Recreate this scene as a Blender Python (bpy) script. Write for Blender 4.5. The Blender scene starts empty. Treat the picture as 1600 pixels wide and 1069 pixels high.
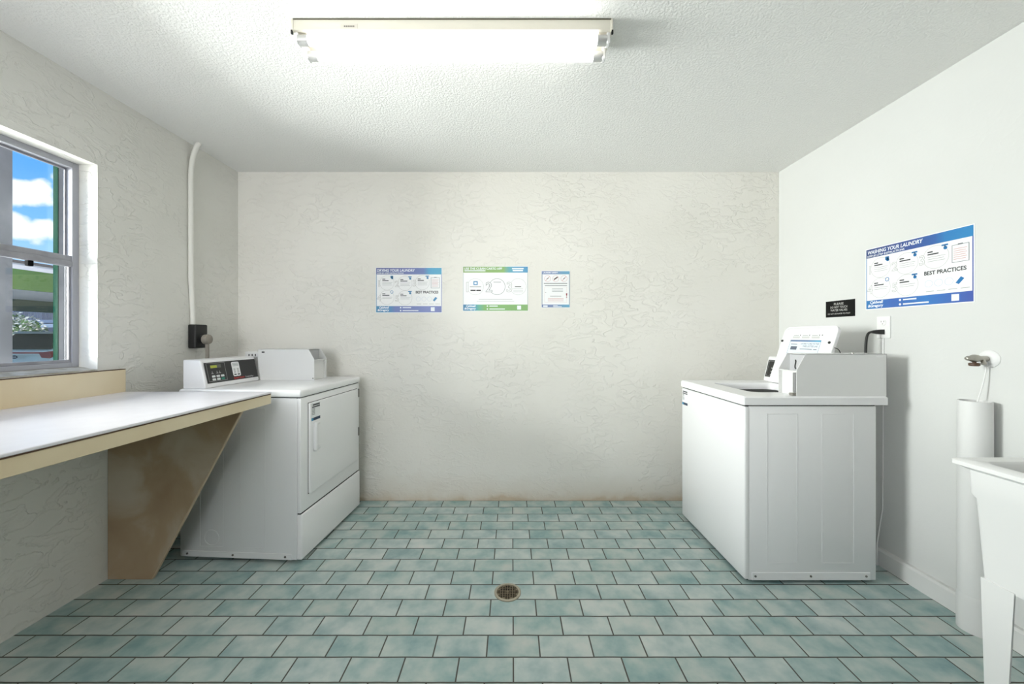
import bpy, bmesh, math, random
from mathutils import Vector, Matrix
random.seed(7)
S = bpy.context.scene
COL = S.collection
PI = math.pi

# ------------------------------------------------------------------ camera
F = 584.4                      # focal length in pixels of the 1600 px wide frame
CAMZ = 1.22
WX0, WX1 = -2.028, 1.976       # left and right walls
WY1 = 2.768                    # back wall
WY0 = -1.45                    # front wall, behind the camera
CZ = 2.433                     # ceiling height
cam = bpy.data.cameras.new('camera')
cam.sensor_width = 36.0
cam.lens = 36.0 * F / 1600.0
cam.shift_y = -9.5 / 1600.0
cam.clip_start = 0.01
cam.clip_end = 500
camo = bpy.data.objects.new('camera', cam)
camo.location = (0, 0, CAMZ)
camo.rotation_euler = (PI / 2, 0, 0)
COL.objects.link(camo)
S.camera = camo

# ------------------------------------------------------------------ view + world + lights
S.view_settings.view_transform = 'Standard'
S.view_settings.look = 'None'
S.view_settings.exposure = 0.48
S.view_settings.gamma = 1.0
S.view_settings.use_curve_mapping = False

def lin(c):
    return tuple(((v / 255) / 12.92 if v / 255 <= 0.04045 else ((v / 255 + 0.055) / 1.055) ** 2.4) for v in c)

def rgba(c):
    return (*lin(c), 1.0)

world = bpy.data.worlds.new('sky')
S.world = world
world.use_nodes = True
nt = world.node_tree
nt.nodes.clear()
def N(tree, t, **kw):
    n = tree.nodes.new(t)
    for k, v in kw.items():
        setattr(n, k, v)
    return n
def ramp(tree, fac, stops, interp='LINEAR'):
    r = N(tree, 'ShaderNodeValToRGB')
    r.color_ramp.interpolation = interp
    e = r.color_ramp.elements
    while len(e) < len(stops):
        e.new(0.5)
    for i, (p, c) in enumerate(stops):
        e[i].position = p
        e[i].color = c if len(c) == 4 else (*c, 1)
    if fac is not None:
        tree.links.new(fac, r.inputs[0])
    return r
def mathn(tree, op, a, b=None):
    m = N(tree, 'ShaderNodeMath', operation=op)
    for i, v in enumerate((a, b)):
        if v is None:
            continue
        if isinstance(v, (int, float)):
            m.inputs[i].default_value = v
        else:
            tree.links.new(v, m.inputs[i])
    return m.outputs[0]
tc = N(nt, 'ShaderNodeTexCoord')
sep = N(nt, 'ShaderNodeSeparateXYZ')
nt.links.new(tc.outputs['Generated'], sep.inputs[0])
skyc = ramp(nt, sep.outputs['Z'], [(0.0, rgba((205, 228, 250))), (0.10, rgba((178, 216, 252))), (0.18, rgba((120, 184, 245))), (0.28, rgba((92, 166, 238))), (0.7, rgba((70, 140, 222)))])
noi = N(nt, 'ShaderNodeTexNoise')
noi.inputs['Scale'].default_value = 34
noi.inputs['Detail'].default_value = 7
nt.links.new(tc.outputs['Generated'], noi.inputs['Vector'])
total = None
def cdir(px, py):
    return Vector((px - 800, F, 525 - py)).normalized()
for (px, py, rx, rz) in ((36, 302, 34, 26), (62, 292, 18, 20), (40, 362, 42, 19), (76, 355, 20, 15), (5, 342, 30, 18), (-90, 290, 70, 40), (200, 300, 80, 36), (420, 260, 120, 50), (-260, 380, 120, 40)):
    d = cdir(px, py)
    sub = N(nt, 'ShaderNodeVectorMath', operation='SUBTRACT')
    nt.links.new(tc.outputs['Generated'], sub.inputs[0])
    sub.inputs[1].default_value = d
    mul = N(nt, 'ShaderNodeVectorMath', operation='MULTIPLY')
    nt.links.new(sub.outputs[0], mul.inputs[0])
    k = (Vector((px - 800, F, 525 - py))).length
    mul.inputs[1].default_value = (k / rx * 0.85, k / rx * 0.85, k / rz)
    ln = N(nt, 'ShaderNodeVectorMath', operation='LENGTH')
    nt.links.new(mul.outputs[0], ln.inputs[0])
    v = mathn(nt, 'SUBTRACT', 1.0, ln.outputs['Value'])
    total = v if total is None else mathn(nt, 'MAXIMUM', total, v)
nz = mathn(nt, 'MULTIPLY', mathn(nt, 'SUBTRACT', noi.outputs[0], 0.5), 1.5)
mask = ramp(nt, mathn(nt, 'ADD', total, nz), [(0.10, (0, 0, 0)), (0.42, (1, 1, 1))])
cm = N(nt, 'ShaderNodeMix', data_type='RGBA')
nt.links.new(mask.outputs[0], cm.inputs[0])
nt.links.new(skyc.outputs[0], cm.inputs[6])
cm.inputs[7].default_value = rgba((240, 246, 252))
bg = N(nt, 'ShaderNodeBackground')
nt.links.new(cm.outputs[2], bg.inputs[0])
bg.inputs[1].default_value = 0.95
wo = N(nt, 'ShaderNodeOutputWorld')
nt.links.new(bg.outputs[0], wo.inputs[0])

def light(name, kind, loc, look, energy, color=(1, 1, 1), size=(1, 1), spread=None):
    l = bpy.data.lights.new(name, kind)
    l.energy = energy
    l.color = color
    if kind == 'AREA':
        l.shape = 'RECTANGLE'
        l.size, l.size_y = size
        if spread:
            l.spread = spread
    o = bpy.data.objects.new(name, l)
    o.location = loc
    o.rotation_euler = (Vector(look) - Vector(loc)).to_track_quat('-Z', 'Y').to_euler()
    COL.objects.link(o)
    return o
sun = light('sun', 'SUN', (20, -6, 32), (0, 0, 0), 2.4, (1.0, 0.97, 0.92))
sun.data.angle = math.radians(1.0)
# daylight of the open sky falling through the window, plus added fill through a made-up front opening
light('window_daylight', 'AREA', (-6.0, 0.8, 1.35), (0.0, 0.8, 1.35), 1800, (1.0, 0.998, 0.99), (3.6, 3.4))
light('added_front_fill', 'AREA', (-1.3, WY0 - 0.9, 1.45), (-1.1, 2.0, 1.5), 96, (1.0, 0.998, 0.99), (1.8, 2.0))
TUBE_STRENGTH = 6.4

# ------------------------------------------------------------------ materials
MATS = {}
def mat(name, c, rough=0.5, metal=0.0, bump=None, var=None, spec=0.5, coat=0.0, emit=None):
    """bump=(scale, strength, distance); var=(scale, other colour, amount)"""
    if name in MATS:
        return MATS[name]
    m = bpy.data.materials.new(name)
    m.use_nodes = True
    t = m.node_tree
    p = t.nodes['Principled BSDF']
    p.inputs['Base Color'].default_value = rgba(c)
    p.inputs['Roughness'].default_value = rough
    p.inputs['Metallic'].default_value = metal
    p.inputs['Specular IOR Level'].default_value = spec
    p.inputs['Coat Weight'].default_value = coat
    co = N(t, 'ShaderNodeTexCoord')
    if var:
        n = N(t, 'ShaderNodeTexNoise')
        n.inputs['Scale'].default_value = var[0]
        n.inputs['Detail'].default_value = 4
        t.links.new(co.outputs['Object'], n.inputs['Vector'])
        r = ramp(t, n.outputs[0], [(0.35, (0, 0, 0)), (0.68, (var[2],) * 3)])
        mx = N(t, 'ShaderNodeMix', data_type='RGBA')
        t.links.new(r.outputs[0], mx.inputs[0])
        mx.inputs[6].default_value = rgba(c)
        mx.inputs[7].default_value = rgba(var[1])
        t.links.new(mx.outputs[2], p.inputs['Base Color'])
    if bump:
        n = N(t, 'ShaderNodeTexNoise')
        n.inputs['Scale'].default_value = bump[0]
        n.inputs['Detail'].default_value = 3
        t.links.new(co.outputs['Object'], n.inputs['Vector'])
        b = N(t, 'ShaderNodeBump')
        b.inputs['Strength'].default_value = bump[1]
        b.inputs['Distance'].default_value = bump[2]
        t.links.new(n.outputs[0], b.inputs['Height'])
        t.links.new(b.outputs[0], p.inputs['Normal'])
    if emit:
        p.inputs['Emission Color'].default_value = (*emit[0], 1)
        p.inputs['Emission Strength'].default_value = emit[1]
    MATS[name] = m
    return m

def stucco(name, c, c2, fine=0.25, trowel=0.6, stain=False):
    m = bpy.data.materials.new(name)
    m.use_nodes = True
    t = m.node_tree
    p = t.nodes['Principled BSDF']
    p.inputs['Roughness'].default_value = 0.62
    p.inputs['Specular IOR Level'].default_value = 0.3
    co = N(t, 'ShaderNodeTexCoord')
    o = co.outputs['Object']
    n1 = N(t, 'ShaderNodeTexNoise')
    n1.inputs['Scale'].default_value = 1.6
    n1.inputs['Detail'].default_value = 3
    t.links.new(o, n1.inputs['Vector'])
    r1 = ramp(t, n1.outputs[0], [(0.35, (0, 0, 0)), (0.7, (1, 1, 1))])
    mx = N(t, 'ShaderNodeMix', data_type='RGBA')
    t.links.new(r1.outputs[0], mx.inputs[0])
    mx.inputs[6].default_value = rgba(c)
    mx.inputs[7].default_value = rgba(c2)
    col = mx.outputs[2]
    if stain:      # dirt line just above the floor
        s = N(t, 'ShaderNodeSeparateXYZ')
        t.links.new(o, s.inputs[0])
        n4 = N(t, 'ShaderNodeTexNoise')
        n4.inputs['Scale'].default_value = 7
        n4.inputs['Detail'].default_value = 5
        t.links.new(o, n4.inputs['Vector'])
        hgt = mathn(t, 'ADD', s.outputs['Z'], mathn(t, 'MULTIPLY', mathn(t, 'SUBTRACT', n4.outputs[0], 0.5), 0.14))
        r4 = ramp(t, hgt, [(0.0, (0.75,) * 3), (0.025, (0.42,) * 3), (0.07, (0.2,) * 3), (0.2, (0, 0, 0))])
        m2 = N(t, 'ShaderNodeMix', data_type='RGBA')
        t.links.new(r4.outputs[0], m2.inputs[0])
        t.links.new(col, m2.inputs[6])
        m2.inputs[7].default_value = rgba((196, 172, 140))
        col = m2.outputs[2]
    t.links.new(col, p.inputs['Base Color'])
    # fine sand grain
    n2 = N(t, 'ShaderNodeTexNoise')
    n2.inputs['Scale'].default_value = 55
    n2.inputs['Detail'].default_value = 4
    t.links.new(o, n2.inputs['Vector'])
    # broken trowel ridges: thin contour lines of a warped noise, only in patches
    mp = N(t, 'ShaderNodeMapping')
    mp.inputs['Scale'].default_value = (1, 1, 1.8)
    t.links.new(o, mp.inputs['Vector'])
    n3 = N(t, 'ShaderNodeTexNoise')
    n3.inputs['Scale'].default_value = 10
    n3.inputs['Detail'].default_value = 5
    n3.inputs['Distortion'].default_value = 0.6
    t.links.new(mp.outputs[0], n3.inputs['Vector'])
    r3 = ramp(t, n3.outputs[0], [(0.49, (0, 0, 0)), (0.515, (1, 1, 1)), (0.60, (0.25,) * 3), (0.75, (0, 0, 0))])
    n5 = N(t, 'ShaderNodeTexNoise')
    n5.inputs['Scale'].default_value = 2.7
    t.links.new(o, n5.inputs['Vector'])
    r5 = ramp(t, n5.outputs[0], [(0.36, (0.15,) * 3), (0.58, (1, 1, 1))])
    tr = mathn(t, 'MULTIPLY', mathn(t, 'MULTIPLY', r3.outputs[0], r5.outputs[0]), trowel)
    h = mathn(t, 'ADD', tr, mathn(t, 'MULTIPLY', n2.outputs[0], fine))
    b = N(t, 'ShaderNodeBump')
    b.inputs['Strength'].default_value = 0.55
    b.inputs['Distance'].default_value = 0.006
    t.links.new(h, b.inputs['Height'])
    t.links.new(b.outputs[0], p.inputs['Normal'])
    return m

M_BACK = stucco('stucco_back', (233, 231, 224), (226, 224, 216), 0.4, 0.95, True)
M_LEFT = stucco('stucco_left', (226, 225, 219), (218, 217, 210), 0.35, 0.95)
M_RIGHT = stucco('painted_plaster', (220, 221, 218), (216, 217, 214), 0.10, 0.05)
M_REVEAL = M_LEFT

def popcorn():
    m = bpy.data.materials.new('popcorn_ceiling')
    m.use_nodes = True
    t = m.node_tree
    p = t.nodes['Principled BSDF']
    p.inputs['Base Color'].default_value = rgba((240, 240, 237))
    p.inputs['Roughness'].default_value = 0.8
    p.inputs['Specular IOR Level'].default_value = 0.2
    co = N(t, 'ShaderNodeTexCoord')
    n = N(t, 'ShaderNodeTexNoise')
    n.inputs['Scale'].default_value = 95
    n.inputs['Detail'].default_value = 5
    n.inputs['Roughness'].default_value = 0.6
    t.links.new(co.outputs['Object'], n.inputs['Vector'])
    r = ramp(t, n.outputs[0], [(0.42, (0, 0, 0)), (0.6, (1, 1, 1))])
    b = N(t, 'ShaderNodeBump')
    b.inputs['Strength'].default_value = 0.5
    b.inputs['Distance'].default_value = 0.004
    t.links.new(r.outputs[0], b.inputs['Height'])
    t.links.new(b.outputs[0], p.inputs['Normal'])
    return m
M_CEIL = popcorn()

def tiles():
    m = bpy.data.materials.new('floor_tiles')
    m.use_nodes = True
    t = m.node_tree
    p = t.nodes['Principled BSDF']
    co = N(t, 'ShaderNodeTexCoord')
    s = N(t, 'ShaderNodeSeparateXYZ')
    t.links.new(co.outputs['Object'], s.inputs[0])
    x = mathn(t, 'SUBTRACT', s.outputs['X'], 0.005)
    y = mathn(t, 'SUBTRACT', WY1, s.outputs['Y'])
    # faint wobble so the joints are not ruler straight
    wv = N(t, 'ShaderNodeTexNoise')
    wv.inputs['Scale'].default_value = 9
    t.links.new(co.outputs['Object'], wv.inputs['Vector'])
    y = mathn(t, 'ADD', y, mathn(t, 'MULTIPLY', mathn(t, 'SUBTRACT', wv.outputs[0], 0.5), 0.004))
    cb = N(t, 'ShaderNodeCombineXYZ')
    t.links.new(x, cb.inputs[0])
    t.links.new(y, cb.inputs[1])
    br = N(t, 'ShaderNodeTexBrick')
    br.offset = 0.5
    br.inputs['Color1'].default_value = (0, 0, 0, 1)
    br.inputs['Color2'].default_value = (1, 1, 1, 1)
    br.inputs['Mortar'].default_value = (0.5, 0.5, 0.5, 1)
    br.inputs['Scale'].default_value = 1
    br.inputs['Mortar Size'].default_value = 0.003
    br.inputs['Mortar Smooth'].default_value = 0.15
    br.inputs['Bias'].default_value = 0
    br.inputs['Brick Width'].default_value = 0.2045
    br.inputs['Row Height'].default_value = 0.1037
    t.links.new(cb.outputs[0], br.inputs['Vector'])
    tint = br.outputs['Color']
    sc = N(t, 'ShaderNodeVectorMath', operation='SCALE')
    t.links.new(tint, sc.inputs[0])
    sc.inputs['Scale'].default_value = 9
    ad = N(t, 'ShaderNodeVectorMath', operation='ADD')
    t.links.new(cb.outputs[0], ad.inputs[0])
    t.links.new(sc.outputs[0], ad.inputs[1])
    n = N(t, 'ShaderNodeTexNoise')
    n.inputs['Scale'].default_value = 8.5
    n.inputs['Detail'].default_value = 4
    n.inputs['Roughness'].default_value = 0.55
    t.links.new(ad.outputs[0], n.inputs['Vector'])
    rc = ramp(t, n.outputs[0], [(0.28, rgba((132, 164, 166))), (0.45, rgba((162, 186, 183))), (0.6, rgba((188, 201, 195))), (0.75, rgba((204, 207, 201)))])
    hs = N(t, 'ShaderNodeHueSaturation')
    hs.inputs['Saturation'].default_value = 1.0
    t.links.new(rc.outputs[0], hs.inputs['Color'])
    tv = N(t, 'ShaderNodeSeparateColor')
    t.links.new(tint, tv.inputs[0])
    t.links.new(mathn(t, 'ADD', mathn(t, 'MULTIPLY', tv.outputs[0], 0.16), 0.90), hs.inputs['Value'])
    t.links.new(mathn(t, 'ADD', mathn(t, 'MULTIPLY', tv.outputs[0], -0.4), 1.1), hs.inputs['Saturation'])
    mx = N(t, 'ShaderNodeMix', data_type='RGBA')
    t.links.new(br.outputs['Fac'], mx.inputs[0])
    t.links.new(hs.outputs[0], mx.inputs[6])
    mx.inputs[7].default_value = rgba((84, 84, 78))
    t.links.new(mx.outputs[2], p.inputs['Base Color'])
    rr = ramp(t, br.outputs['Fac'], [(0, (0.42,) * 3), (1, (0.9,) * 3)])
    t.links.new(rr.outputs[0], p.inputs['Roughness'])
    b = N(t, 'ShaderNodeBump')
    b.invert = True
    b.inputs['Strength'].default_value = 0.5
    b.inputs['Distance'].default_value = 0.002
    t.links.new(br.outputs['Fac'], b.inputs['Height'])
    t.links.new(b.outputs[0], p.inputs['Normal'])
    return m
M_TILE = tiles()

def grad(name, stops, axis='X', rough=0.45, a=-0.245, b=0.245):
    """printed colour gradient along a local axis (poster ink)"""
    if name in MATS:
        return MATS[name]
    m = bpy.data.materials.new(name)
    m.use_nodes = True
    t = m.node_tree
    p = t.nodes['Principled BSDF']
    p.inputs['Roughness'].default_value = rough
    co = N(t, 'ShaderNodeTexCoord')
    s = N(t, 'ShaderNodeSeparateXYZ')
    t.links.new(co.outputs['Object'], s.inputs[0])
    mr = N(t, 'ShaderNodeMapRange')
    mr.inputs[1].default_value = a
    mr.inputs[2].default_value = b
    t.links.new(s.outputs[axis], mr.inputs[0])
    r = ramp(t, mr.outputs[0], [(q, rgba(c)) for q, c in stops])
    t.links.new(r.outputs[0], p.inputs['Base Color'])
    MATS[name] = m
    return m

def glass():
    m = bpy.data.materials.new('window_glass')
    m.use_nodes = True
    t = m.node_tree
    t.nodes.remove(t.nodes['Principled BSDF'])
    tr = N(t, 'ShaderNodeBsdfTransparent')
    tr.inputs[0].default_value = (0.96, 0.98, 0.97, 1)
    gl = N(t, 'ShaderNodeBsdfGlossy')
    gl.inputs['Roughness'].default_value = 0.02
    mx = N(t, 'ShaderNodeMixShader')
    mx.inputs[0].default_value = 0.04
    t.links.new(tr.outputs[0], mx.inputs[1])
    t.links.new(gl.outputs[0], mx.inputs[2])
    t.links.new(mx.outputs[0], t.nodes['Material Output'].inputs[0])
    return m
M_GLASS = glass()

WHITE = mat('white_enamel', (238, 238, 238), 0.28)
WHITE2 = mat('white_plastic', (234, 234, 233), 0.4)
BOXWHITE = mat('white_box_paint', (226, 226, 224), 0.35)
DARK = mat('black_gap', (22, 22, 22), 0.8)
BLACK = mat('black_panel', (34, 34, 32), 0.35)
BLACKP = mat('black_rubber', (20, 20, 20), 0.5)
STEEL = mat('brushed_steel', (168, 168, 168), 0.35, 0.9)
SCREW = mat('screw_metal', (120, 118, 114), 0.4, 0.8)
ALU = mat('dull_aluminium', (158, 158, 164), 0.45, 0.3, var=(18, (126, 126, 132), 0.6))
ALUD = mat('shaded_aluminium', (140, 142, 148), 0.5, 0.3)
CREAM = mat('cream_laminate', (226, 212, 182), 0.45, var=(3, (214, 194, 156), 0.7))
CTOP = mat('white_laminate', (232, 230, 234), 0.3, var=(14, (224, 221, 226), 0.5))
SEAM = mat('dark_seam', (84, 60, 40), 0.7)
PAPER = mat('poster_paper', (240, 241, 241), 0.4)
PLATE = mat('outlet_white', (238, 238, 236), 0.35)
GREYPLUG = mat('grey_plug', (142, 136, 126), 0.55)
CONDUIT = mat('painted_conduit', (226, 225, 218), 0.5, bump=(40, 0.1, 0.002))
PVC = mat('painted_pvc', (228, 228, 226), 0.4)
TUBW = mat('white_polypropylene', (232, 232, 230), 0.35, bump=(30, 0.05, 0.002))
CHROME = mat('worn_chrome', (176, 172, 164), 0.35, 0.95)
BROWN = mat('brown_handle', (86, 62, 44), 0.5)
DRAIN = mat('drain_metal', (176, 168, 150), 0.45, 0.5)
DRAINHOLE = mat('drain_hole', (24, 18, 14), 0.9)

def weathered(name, c, c2, c3):
    m = bpy.data.materials.new(name)
    m.use_nodes = True
    t = m.node_tree
    p = t.nodes['Principled BSDF']
    p.inputs['Roughness'].default_value = 0.6
    co = N(t, 'ShaderNodeTexCoord')
    n = N(t, 'ShaderNodeTexNoise')
    n.inputs['Scale'].default_value = 3.2
    n.inputs['Detail'].default_value = 8
    n.inputs['Distortion'].default_value = 0.5
    t.links.new(co.outputs['Object'], n.inputs['Vector'])
    r = ramp(t, n.outputs[0], [(0.3, rgba(c)), (0.5, rgba(c2)), (0.68, rgba(c3))])
    t.links.new(r.outputs[0], p.inputs['Base Color'])
    return m
M_PANEL = weathered('water_stained_panel', (160, 134, 106), (172, 150, 122), (190, 178, 160))

# ------------------------------------------------------------------ mesh helpers
class MB:
    def __init__(self):
        self.bm = bmesh.new()
        self.mi = 0
    def _add(self, verts, faces):
        vs = [self.bm.verts.new(v) for v in verts]
        out = []
        for f in faces:
            try:
                nf = self.bm.faces.new([vs[i] for i in f])
                nf.material_index = self.mi
                out.append(nf)
            except ValueError:
                pass
        return vs, out
    def box(self, a, b, bevel=0.0, seg=2, M=None):
        x0, y0, z0 = [min(p, q) for p, q in zip(a, b)]
        x1, y1, z1 = [max(p, q) for p, q in zip(a, b)]
        v = [(x0, y0, z0), (x1, y0, z0), (x1, y1, z0), (x0, y1, z0), (x0, y0, z1), (x1, y0, z1), (x1, y1, z1), (x0, y1, z1)]
        if M:
            v = [M @ Vector(p) for p in v]
        vs, fs = self._add(v, [(0, 3, 2, 1), (4, 5, 6, 7), (0, 1, 5, 4), (1, 2, 6, 5), (2, 3, 7, 6), (3, 0, 4, 7)])
        if bevel:
            es = list({e for f in fs for e in f.edges})
            bmesh.ops.bevel(self.bm, geom=es, offset=bevel, segments=seg, profile=0.5, affect='EDGES')
        return self
    def prism(self, poly, axis, a, b, bevel=0.0, seg=2):
        """poly: 2-D points; axis: extrusion axis; a, b: extents. x->(y,z) y->(x,z) z->(x,y)"""
        def put(p, t):
            return {'x': (t, p[0], p[1]), 'y': (p[0], t, p[1]), 'z': (p[0], p[1], t)}[axis]
        n = len(poly)
        v = [put(p, a) for p in poly] + [put(p, b) for p in poly]
        f = [tuple(range(n)), tuple(range(2 * n - 1, n - 1, -1))] + [(i, i + n, (i + 1) % n + n, (i + 1) % n) for i in range(n)]
        vs, fs = self._add(v, f)
        bmesh.ops.recalc_face_normals(self.bm, faces=fs)
        if bevel:
            es = list({e for fc in fs for e in fc.edges})
            bmesh.ops.bevel(self.bm, geom=es, offset=bevel, segments=seg, profile=0.5, affect='EDGES')
        return self
    def loft(self, rings, caps=True):
        n = len(rings[0])
        v = [p for r in rings for p in r]
        f = []
        for k in range(len(rings) - 1):
            for i in range(n):
                j = (i + 1) % n
                f.append((k * n + i, k * n + j, (k + 1) * n + j, (k + 1) * n + i))
        if caps:
            f.append(tuple(range(n - 1, -1, -1)))
            f.append(tuple(range((len(rings) - 1) * n, len(rings) * n)))
        vs, fs = self._add(v, f)
        bmesh.ops.recalc_face_normals(self.bm, faces=fs)
        return self
    def cyl(self, p, q, r, n=24, r2=None, caps=True):
        p, q = Vector(p), Vector(q)
        d = (q - p).normalized()
        u = d.orthogonal().normalized()
        w = d.cross(u)
        r2 = r if r2 is None else r2
        ring = lambda c, rr: [c + (u * math.cos(2 * PI * i / n) + w * math.sin(2 * PI * i / n)) * rr for i in range(n)]
        return self.loft([ring(p, r), ring(q, r2)], caps)
    def tube(self, pts, r, n=12):
        pts = [Vector(p) for p in pts]
        rings = []
        u = None
        for i, p in enumerate(pts):
            d = (pts[min(i + 1, len(pts) - 1)] - pts[max(i - 1, 0)]).normalized()
            if u is None:
                u = d.orthogonal().normalized()
            u = (u - d * u.dot(d)).normalized()
            w = d.cross(u)
            rings.append([p + (u * math.cos(2 * PI * k / n) + w * math.sin(2 * PI * k / n)) * r for k in range(n)])
        return self.loft(rings)
    def lathe(self, prof, origin, axis='z', n=32):
        """prof: (radius, height) pairs"""
        o = Vector(origin)
        ax = {'x': Vector((1, 0, 0)), 'y': Vector((0, 1, 0)), 'z': Vector((0, 0, 1))}[axis]
        u = ax.orthogonal().normalized()
        w = ax.cross(u)
        rings = [[o + ax * h + (u * math.cos(2 * PI * k / n) + w * math.sin(2 * PI * k / n)) * max(r, 1e-4) for k in range(n)] for r, h in prof]
        return self.loft(rings)
    def poly(self, pts):
        self._add(pts, [tuple(range(len(pts)))])
        return self
    def slot(self, i):
        self.mi = i
        return self
    def build(self, name, mats, parent=None, smooth=False):
        me = bpy.data.meshes.new(name)
        self.bm.to_mesh(me)
        self.bm.free()
        for m in (mats if isinstance(mats, (list, tuple)) else [mats]):
            me.materials.append(m)
        o = bpy.data.objects.new(name, me)
        COL.objects.link(o)
        if parent:
            o.parent = parent
        if smooth:
            me.polygons.foreach_set('use_smooth', [True] * len(me.polygons))
            if hasattr(me, 'set_sharp_from_angle'):
                me.set_sharp_from_angle(angle=math.radians(38))
        return o

def bez(p0, p1, p2, p3, n=14):
    p0, p1, p2, p3 = map(Vector, (p0, p1, p2, p3))
    return [p0 * (1 - t) ** 3 + p1 * 3 * t * (1 - t) ** 2 + p2 * 3 * t * t * (1 - t) + p3 * t ** 3 for t in [i / n for i in range(n + 1)]]

def tag(o, label, cat, group=None):
    o['label'] = label
    o['category'] = cat
    if group:
        o['group'] = group
    return o
def thing(name, label, cat, loc=(0, 0, 0), rz=0.0, group=None):
    o = bpy.data.objects.new(name, None)
    o.location = loc
    o.rotation_euler = (0, 0, rz)
    o.empty_display_size = 0.1
    COL.objects.link(o)
    return tag(o, label, cat, group)
def struct(o):
    o['kind'] = 'structure'
    return o

# ---- lettering -----------------------------------------------------------------
_tc = {}
def glyphs(s, bold=0.0):
    """2-D triangulated outline of a string at size 1, left aligned on the baseline"""
    if (s, bold) in _tc:
        return _tc[(s, bold)]
    cu = bpy.data.curves.new('t', 'FONT')
    cu.body = s
    cu.size = 1
    cu.offset = bold
    cu.resolution_u = 3
    o = bpy.data.objects.new('t', cu)
    COL.objects.link(o)
    dg = bpy.context.evaluated_depsgraph_get()
    me = bpy.data.meshes.new_from_object(o.evaluated_get(dg))
    vs = [(v.co.x, v.co.y) for v in me.vertices]
    fs = [tuple(p.vertices) for p in me.polygons]
    bpy.data.objects.remove(o)
    bpy.data.curves.remove(cu)
    bpy.data.meshes.remove(me)
    x0 = min((v[0] for v in vs), default=0)
    x1 = max((v[0] for v in vs), default=1)
    _tc[(s, bold)] = (vs, fs, x0, x1)
    return _tc[(s, bold)]

class Flat(MB):
    """printed matter on the local plane y = -depth, facing -Y; coordinates x right, z up"""
    def __init__(self, depth=0.0005, frame=None):
        super().__init__()
        self.d = depth
        self.frame = frame          # optional 4x4 that carries the flat plane somewhere else
    def pt(self, x, z):
        v = Vector((x, -self.d, z))
        return self.frame @ v if self.frame else v
    def rect(self, x0, z0, x1, z1):
        if x1 < x0: x0, x1 = x1, x0
        if z1 < z0: z0, z1 = z1, z0
        return self.poly([self.pt(x0, z0), self.pt(x1, z0), self.pt(x1, z1), self.pt(x0, z1)])
    def disc(self, x, z, r, n=24):
        return self.poly([self.pt(x + r * math.cos(2 * PI * i / n), z + r * math.sin(2 * PI * i / n)) for i in range(n)])
    def ring(self, x, z, r, w, n=40):
        for i in range(n):
            a, b = 2 * PI * i / n, 2 * PI * (i + 1) / n
            self.poly([self.pt(x + q * math.cos(t), z + q * math.sin(t)) for q, t in ((r - w, a), (r, a), (r, b), (r - w, b))])
        return self
    def frame_rect(self, x0, z0, x1, z1, w):
        self.rect(x0, z0, x1, z0 + w); self.rect(x0, z1 - w, x1, z1)
        self.rect(x0, z0 + w, x0 + w, z1 - w); return self.rect(x1 - w, z0 + w, x1, z1 - w)
    def rrect(self, x0, z0, x1, z1, r, n=6):
        pts = []
        for cx, cz, a0 in ((x1 - r, z1 - r, 0), (x0 + r, z1 - r, PI / 2), (x0 + r, z0 + r, PI), (x1 - r, z0 + r, 1.5 * PI)):
            pts += [self.pt(cx + r * math.cos(a0 + PI / 2 * i / n), cz + r * math.sin(a0 + PI / 2 * i / n)) for i in range(n + 1)]
        return self.poly(pts)
    def text(self, s, x, z, h, align='l', bold=0.0, width=None, slant=0.0):
        """h: capital height; width: squeeze to this width"""
        vs, fs, x0, x1 = glyphs(s, bold)
        k = h / 0.70
        kx = k if width is None else width / (x1 - x0)
        w = (x1 - x0) * kx
        ox = x - {'l': 0, 'c': w / 2, 'r': w}[align] - x0 * kx
        self._add([self.pt(ox + a * kx + b * k * slant, z + b * k) for a, b in vs], fs)
        return self

# ------------------------------------------------------------------ room shell
FZ = -0.12
struct(MB().box((WX0 - 0.2, WY0 - 0.16, FZ), (WX1 + 0.16, WY1 + 0.16, 0)).build('floor', M_TILE))
struct(MB().box((WX0 - 0.2, WY0 - 0.16, CZ), (WX1 + 0.16, WY1 + 0.16, CZ + 0.15)).build('ceiling', M_CEIL))
struct(MB().box((WX0 - 0.2, WY1, 0), (WX1 + 0.16, WY1 + 0.16, CZ)).build('wall_back', M_BACK))
struct(MB().box((WX1, WY0 - 0.16, 0), (WX1 + 0.16, WY1, CZ)).build('wall_right', M_RIGHT))
# left wall with the window opening
WY_A, WY_B, WZ_A, WZ_B = 0.93, 1.83, 1.05, 2.057
XO = WX0 - 0.138
w = MB()
w.box((XO, WY0 - 0.16, 0), (WX0, WY1, WZ_A))
w.box((XO, WY0 - 0.16, WZ_B), (WX0, WY1, CZ))
w.box((XO, WY0 - 0.16, WZ_A), (WX0, WY_A, WZ_B))
w.box((XO, WY_B, WZ_A), (WX0, WY1, WZ_B))
wl_ = struct(w.build('wall_left', [M_LEFT, mat('bounce_cut_grey', (84, 84, 86), 0.8)]))
for p_ in wl_.data.polygons:      # outer face, unseen, made dark grey to cut bounced daylight
    if p_.normal.x < -0.9:
        p_.material_index = 1
# front wall behind the camera with an opening made up to let in fill light
w = MB()
w.box((WX0, WY0 - 0.16, 0), (-1.9, WY0, CZ))
w.box((-0.7, WY0 - 0.16, 0), (WX1, WY0, CZ))
w.box((-1.9, WY0 - 0.16, 2.15), (-0.7, WY0, CZ))
w.box((-1.9, WY0 - 0.16, 0), (-0.7, WY0, 0.98))
struct(w.build('wall_front', mat('fill_damping_brown', (150, 138, 122), 0.6, var=(2.5, (136, 122, 104), 1))))  # brown made up for the unseen wall to hold down bounced fill
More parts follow.
